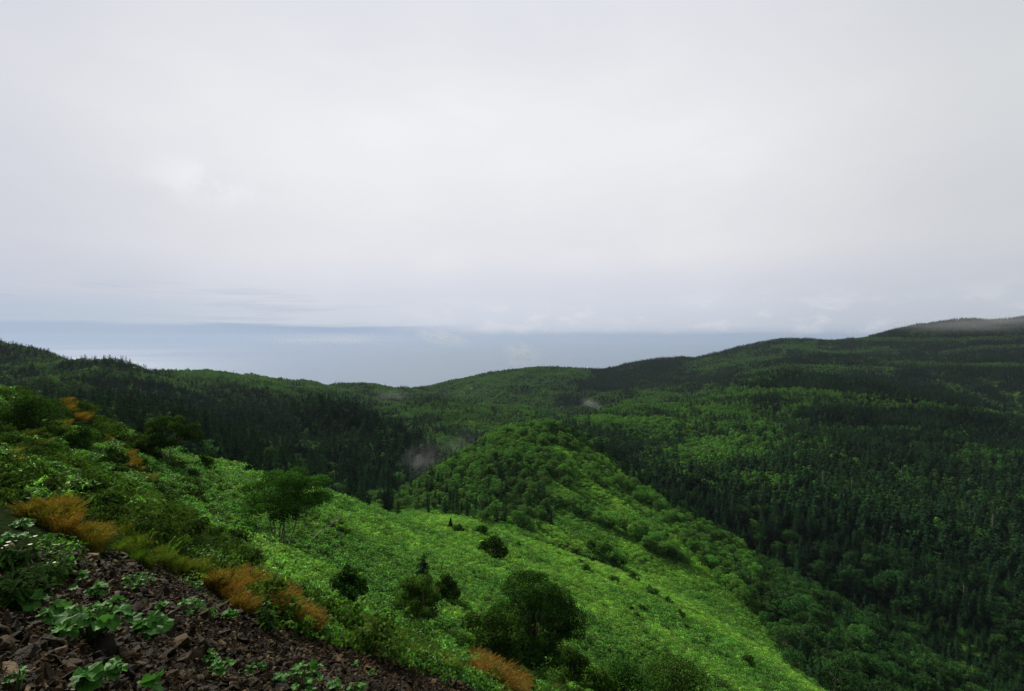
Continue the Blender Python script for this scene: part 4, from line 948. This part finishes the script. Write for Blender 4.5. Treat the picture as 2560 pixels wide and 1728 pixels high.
P_ = np.concatenate([a[0] for a in A]); s_ = np.concatenate([a[1] for a in A]); m = len(P_); print('STONES', m)
rot = np.stack([R1.normal(-.5, .55, m), R1.normal(.4, .55, m), R1.uniform(0, 6.28, m)], 1)
scatter('scree_rubble', P_, s_, 0.0, sm, 'small dark brown broken stones covering the scree slope', 'rubble', rot=rot)
Rb = np.random.default_rng(9)
BR = [(505, 1655, 95, 'large tilted slab with a rough brown face near the bottom of the scree'), (452, 1618, 70, 'long split rock leaning against the large tilted slab'), (122, 1700, 60, 'blocky brown rock with a pale flat face at the bottom left'),
      (60, 1640, 60, 'brown boulder left of the butterbur leaves'), (20, 1560, 50, 'pale brown slab at the left frame edge'), (128, 1610, 55, 'reddish rock below the big butterbur clump'), (255, 1665, 60, 'pale-topped flat rock right of the slab'),
      (270, 1625, 50, 'narrow flat stone with a light edge'), (30, 1680, 60, 'dark rock in the bottom left corner'), (180, 1660, 80, 'broad layered rock in the lower left'), (345, 1525, 45, 'brown rock beside the butterbur clump'),
      (480, 1560, 32, 'small orange-brown angular rock'), (510, 1545, 40, 'dark angular rock in the middle of the scree'), (640, 1560, 34, 'dark block near the orange grass'), (560, 1590, 36, 'dark rock in the central scree')]
for i, (u_, v_, w_, lab) in enumerate(BR):
    (x, y, z), k = world_size(u_, v_, 1); s_ = w_ * k * .95
    o = obj('rock', sm[i % 9], loc=(x, y, z + s_ * .10), label=lab, cat='rock', group='larger rocks on the scree'); o.scale = (s_, s_ * Rb.uniform(.7, 1), s_ * Rb.uniform(.8, 1.2)); o.rotation_euler = (Rb.normal(-.5, .3), Rb.normal(.4, .3), Rb.uniform(0, 6.28))
for i in range(190):
    if i < 110: u_, v_ = Rb.uniform(-20, 520), Rb.uniform(1590, 1790); lab = 'angular brown rock ' + ('in the bottom left corner of the scree' if u_ < 130 else 'in the coarse scree left of the large tilted slab' if u_ < 300 else 'in the coarse scree around the large tilted slab' if u_ < 430 else 'just right of the large tilted slab')
    elif i < 150: u_, v_ = Rb.uniform(200, 900), Rb.uniform(1500, 1700); v_ = max(v_, 1500 + .33 * (u_ - 300)); lab = 'dark angular rock scattered on the middle of the scree'
    else: u_, v_ = Rb.uniform(550, 1150), Rb.uniform(1630, 1760); v_ = max(v_, 1560 + .28 * (u_ - 500)); lab = 'dark rock on the lower right part of the scree'
    (x, y, z), k = world_size(u_, v_, 1); s_ = float(Rb.uniform(16, 44) if i < 110 else Rb.uniform(13, 28)) * k
    o = obj('rock', sm[int(Rb.integers(9))], loc=(x, y, z + s_ * Rb.uniform(0, .2)), label=lab, cat='rock', group='rocks: ' + lab); o.scale = (s_, s_ * Rb.uniform(.7, 1), s_ * Rb.uniform(.7, 1.3)); o.rotation_euler = (Rb.normal(-.5, .4), Rb.normal(.4, .4), Rb.uniform(0, 6.28))

# ------------------------------------------------------------------ leafy plants growing out of the stones
def veined_leaf():
    m, t = mat('butterbur_leaf'); tc = t.new('ShaderNodeTexCoord').outputs['Object']; isl = t.new('ShaderNodeNewGeometry').outputs['Random Per Island']
    n = t.noise(tc, 14, 5, .6); c_ = t.mix(isl, (.028, .105, .016), (.08, .25, .035)); c_ = t.mix(t.mapr(n, .4, .7), c_, (.10, .30, .04))
    p = t.new('ShaderNodeBsdfPrincipled'); t.link(c_, p.inputs['Base Color']); p.inputs['Roughness'].default_value = .5; p.inputs['Specular IOR Level'].default_value = .15
    tr = t.new('ShaderNodeBsdfTranslucent'); t.link(c_, tr.inputs[0]); mx = t.new('ShaderNodeMixShader'); mx.inputs[0].default_value = .3
    b = t.new('ShaderNodeBump'); b.inputs['Distance'].default_value = .01; t.link(n, b.inputs['Height']); t.link(b.outputs[0], p.inputs['Normal'])
    t.link(p.outputs[0], mx.inputs[1]); t.link(tr.outputs[0], mx.inputs[2]); o = t.new('ShaderNodeOutputMaterial'); t.link(mx.outputs[0], o.inputs[0]); return m
M['round_leaf'] = veined_leaf()
BB = [(225, 1595, 200, 22, 52, 'largest clump of round butterbur leaves in the middle of the lower left scree'), (372, 1592, 95, 9, 46, 'bright butterbur clump just right of the largest one'), (130, 1560, 80, 6, 44, 'butterbur leaves left of the largest clump'),
      (75, 1535, 80, 5, 46, 'butterbur leaves near the left frame edge'), (245, 1500, 60, 5, 34, 'butterbur with upright leaf above the largest clump'), (335, 1472, 95, 22, 16, 'wide patch of small butterbur leaves in the upper scree'),
      (205, 1462, 36, 3, 30, 'three-leaved butterbur high on the left scree'), (178, 1495, 26, 1, 26, 'single butterbur leaf on bare stones'), (465, 1530, 90, 16, 20, 'butterbur clump of many small leaves in the middle of the scree'),
      (520, 1545, 30, 3, 18, 'few small butterbur leaves beside the middle clump'), (575, 1550, 42, 5, 22, 'small bright butterbur beneath the orange grass'), (400, 1530, 36, 3, 22, 'small butterbur between two larger clumps'),
      (292, 1705, 60, 2, 56, 'large single butterbur leaf at the bottom of the scree'), (212, 1735, 80, 4, 60, 'butterbur leaves cut by the bottom edge, left'), (388, 1748, 50, 2, 56, 'butterbur leaf cut by the bottom edge under the slab'),
      (545, 1690, 70, 8, 26, 'butterbur clump in the lower middle of the scree'), (520, 1660, 46, 6, 20, 'darker small butterbur above the lower middle clump'), (628, 1690, 32, 3, 24, 'small butterbur right of the lower middle clump'),
      (655, 1680, 26, 3, 18, 'young butterbur with upright leaves'), (760, 1722, 110, 14, 26, 'wide butterbur clump at the bottom edge of the scree'), (700, 1712, 36, 4, 24, 'small butterbur left of the bottom edge clump'), (832, 1732, 50, 5, 26, 'butterbur at the bottom edge right of the wide clump'),
      (888, 1668, 28, 5, 12, 'tiny bright plant on the lower right scree'), (930, 1690, 30, 6, 12, 'pale small plant on the lower right scree'), (485, 1470, 50, 8, 14, 'dark small-leaved plant on the upper scree'), (160, 1430, 60, 8, 24, 'butterbur leaves below the white flowers'),
      (25, 1365, 80, 12, 26, 'broad leaves crowding under the upper white flowers'), (52, 1322, 60, 10, 22, 'dark broad leaves at the left rim'), (45, 1728, 60, 6, 20, 'small ferny plant in the bottom left corner'), (890, 1738, 60, 8, 18, 'low leafy plant on the bottom edge of the scree')]
for i, (u_, v_, w_, n_, lp, lab) in enumerate(BB):
    (x, y, z), k = world_size(u_, v_, 1); rad = lp * k * .50
    lg, sg = butterbur_geo(700 + i, int(n_ * 1.4 + .5), rad, max(.01, (w_ - lp) * .5 * k * 1.15), (.26 if n_ > 10 and w_ > 90 else .16) * min(1.0, lp / 30))
    e = bpy.data.objects.new('butterbur_plant', None); COL.objects.link(e); e.location = (x, y, z + .02); tag(e, lab, 'plant', 'broad-leaved plants on the scree')
    obj('foliage', lg.mesh('butterbur_leaves', [M['round_leaf']], True), e); obj('stem', sg.mesh('butterbur_stalks', [M['stem']], True), e)

def petal_mat():
    m, t = mat('petals'); p = t.new('ShaderNodeBsdfPrincipled'); n = t.noise(t.new('ShaderNodeTexCoord').outputs['Object'], 30, 2)
    t.link(t.mix(t.mapr(n, .4, .6), (.50, .50, .30), (.62, .62, .48)), p.inputs['Base Color']); p.inputs['Roughness'].default_value = .6
    o = t.new('ShaderNodeOutputMaterial'); t.link(p.outputs[0], o.inputs[0]); return m
M['petal'] = petal_mat()
def herb(u_, v_, w_, h_, lab, flowers, seed):
    """tall herb with lance leaves round upright stems, white flower heads on top"""
    R = np.random.default_rng(seed); (x, y, z), k = world_size(u_, v_, 1); Wd, H = w_ * k, h_ * k; g = Geo(); st = Geo(); fl = Geo(); tops = []
    for s_ in range(9):
        a = R.uniform(0, 6.28); q = Wd * .4 * R.random() ** .6; top = np.array([q * math.cos(a) * 1.3, q * math.sin(a) * 1.3, H * R.uniform(.6, 1)]); tops.append(top)
        tube(st, [(q * .5 * math.cos(a), q * .5 * math.sin(a), -.05), top * (.8, .8, .5), top], [.007, .006, .004], 5)
        for j in range(13):
            f = .15 + .85 * j / 13; c_ = top * (.6 + .4 * f, .6 + .4 * f, f); b = R.uniform(0, 6.28); L = (.20 - .06 * f) * R.uniform(.7, 1.2); d = np.array([math.cos(b), math.sin(b), R.uniform(0, .5)]); sd_ = np.array([-math.sin(b), math.cos(b), 0]) * L * .17
            m_ = c_ + d * L * .5; e_ = c_ + d * L + (0, 0, -.35 * L); g.quads([[c_, m_ - sd_, e_, m_ + (0, 0, .012)], [c_, m_ + (0, 0, .012), e_, m_ + sd_]])
    for i in range(flowers):
        tp = sorted(tops, key=lambda p_: -p_[2])[i % 9] + R.normal(0, .03, 3) + (0, 0, .03)
        for j in range(7):
            a = j / 7 * 6.28; d = np.array([math.cos(a), math.sin(a), .25]) * .024; s2 = np.array([-math.sin(a), math.cos(a), 0]) * .008; fl.quads([[tp, tp + d * .6 - s2, tp + d, tp + d * .6 + s2]])
    e = bpy.data.objects.new('leafy_herb' if not flowers else 'flowering_herb', None); COL.objects.link(e); e.location = (x, y, z); tag(e, lab, 'plant')
    c_ = obj('foliage', g.mesh('herb_leaves', [M['dark_leaf']]), e); c_['tint'] = .0; obj('stem', st.mesh('herb_stems', [M['stem']], True), e)
    if flowers: obj('blossom', fl.mesh('blossom', [M['petal']]), e)
herb(30, 1425, 80, 62, 'dark leafy herb topped with a cluster of white flowers at the left edge', 6, 1)
herb(125, 1452, 60, 42, 'smaller herb with a few cream flowers beside the bare stones', 4, 2)
herb(55, 1500, 130, 85, 'tall dark herb with lance-shaped leaves at the left edge', 0, 3)
herb(20, 1520, 90, 80, 'dark herb cut by the left frame edge', 0, 4)
herb(670, 1575, 30, 55, 'slim upright weed standing in the stones below the orange grass', 0, 5)
herb(110, 1470, 90, 60, 'bushy dark herb behind the bare stones', 0, 6)
# ------------------------------------------------------------------ wisps of mist
def mist(u_, v_, Y, w_, h_, dep, dens, lab, seed, tilt=0.0, sc=2.0, lo=.42):
    x, y, z = (float(a) for a in at(u_, v_, Y)); k = Y / FPX; g = Geo(); n, m_ = 24, 12
    V = [(0, 0, -1)] + [(math.cos(a) * math.cos(b), math.sin(a) * math.cos(b), math.sin(b)) for b in np.linspace(-1.4, 1.4, m_) for a in np.arange(n) / n * 2 * np.pi] + [(0, 0, 1)]
    T = [[0, 1 + (j + 1) % n, 1 + j] for j in range(n)] + [[len(V) - 1, len(V) - 1 - n + j, len(V) - 1 - n + (j + 1) % n] for j in range(n)]
    Q = [[1 + i * n + j, 1 + i * n + (j + 1) % n, 1 + (i + 1) * n + (j + 1) % n, 1 + (i + 1) * n + j] for i in range(m_ - 1) for j in range(n)]
    g.add(V, T); g.nv = 0; g.f.append(np.array(Q)); g.m.append(np.zeros(len(Q), int)); g.nv = len(V)
    m, t = mat('mist'); tc = t.new('ShaderNodeTexCoord').outputs['Object']
    ln = t.new('ShaderNodeVectorMath', operation='LENGTH'); t.link(tc, ln.inputs[0]); no = t.noise(t.mapping(tc, loc=(seed, seed * 2, 0), scale=(1, 1, 1)), sc, 5, .6)
    d = t.math('MULTIPLY', t.mapr(ln.outputs['Value'], 1, .2), t.mapr(no, lo, lo + .25)); d = t.math('MULTIPLY', d, dens)
    p = t.new('ShaderNodeVolumePrincipled'); p.inputs['Color'].default_value = (.95, .97, 1, 1); t.link(d, p.inputs['Density'])
    o = t.new('ShaderNodeOutputMaterial'); t.link(p.outputs[0], o.inputs['Volume'])
    e = obj('mist', g.mesh('mist', [m], True), kind='stuff', label=lab, cat='mist', loc=(x, y, z)); e.scale = (w_ * k / 2, dep, h_ * k / 2); e.rotation_euler = (0, tilt, 0)
mist(1478, 1010, 700, 78, 30, 22, .010, 'small white wisp of mist in the far valley', 1, .3, lo=.36)
mist(1120, 1170, 262, 330, 170, 26, .0045, 'thin smoke-like mist rising left of the knoll', 2, -.7, lo=.40)
mist(1050, 1150, 300, 160, 100, 14, .012, 'faint veil of mist against the dark hill', 5, -.8, lo=.40)
mist(975, 990, 800, 130, 40, 50, .004, 'faint mist in the gap below the sea', 3, 0)
mist(1305, 888, 2200, 130, 84, 60, .014, 'small white cloud puff rising behind the central ridge', 4, .2, lo=.38)
mist(2500, 812, 1340, 640, 70, 140, .0022, 'cloud veiling the top of the right-hand mountain', 6, 0, lo=.3)
mist(1105, 846, 5200, 170, 52, 150, .007, 'white shred of low cloud hanging at the horizon, left of the cloud puff', 8, .2, sc=2.4, lo=.36)
mist(820, 848, 5200, 460, 34, 250, .003, 'faint low cloud dimming the horizon in the middle', 9, 0, sc=1.6, lo=.36)
# ------------------------------------------------------------------ air
def haze():
    g = Geo(); X = 160000.0; z0, z1 = SEA_Z - 40, 125.0
    v = [(-X, -X, z0), (X, -X, z0), (X, X, z0), (-X, X, z0), (-X, -X, z1), (X, -X, z1), (X, X, z1), (-X, X, z1)]
    g.add(v, [[0, 3, 2, 1], [4, 5, 6, 7], [0, 1, 5, 4], [1, 2, 6, 5], [2, 3, 7, 6], [3, 0, 4, 7]])
    m, t = mat('air'); p = t.new('ShaderNodeVolumePrincipled')
    p.inputs['Color'].default_value = (.50, .60, .76, 1); p.inputs['Density'].default_value = HAZE; p.inputs['Anisotropy'].default_value = 0.2
    o = t.new('ShaderNodeOutputMaterial'); t.link(p.outputs[0], o.inputs['Volume'])
    obj('haze', g.mesh('haze', [m]), kind='stuff', label='thin blue haze over the valley and the sea', cat='haze')
HAZE = 5.2e-5
haze()
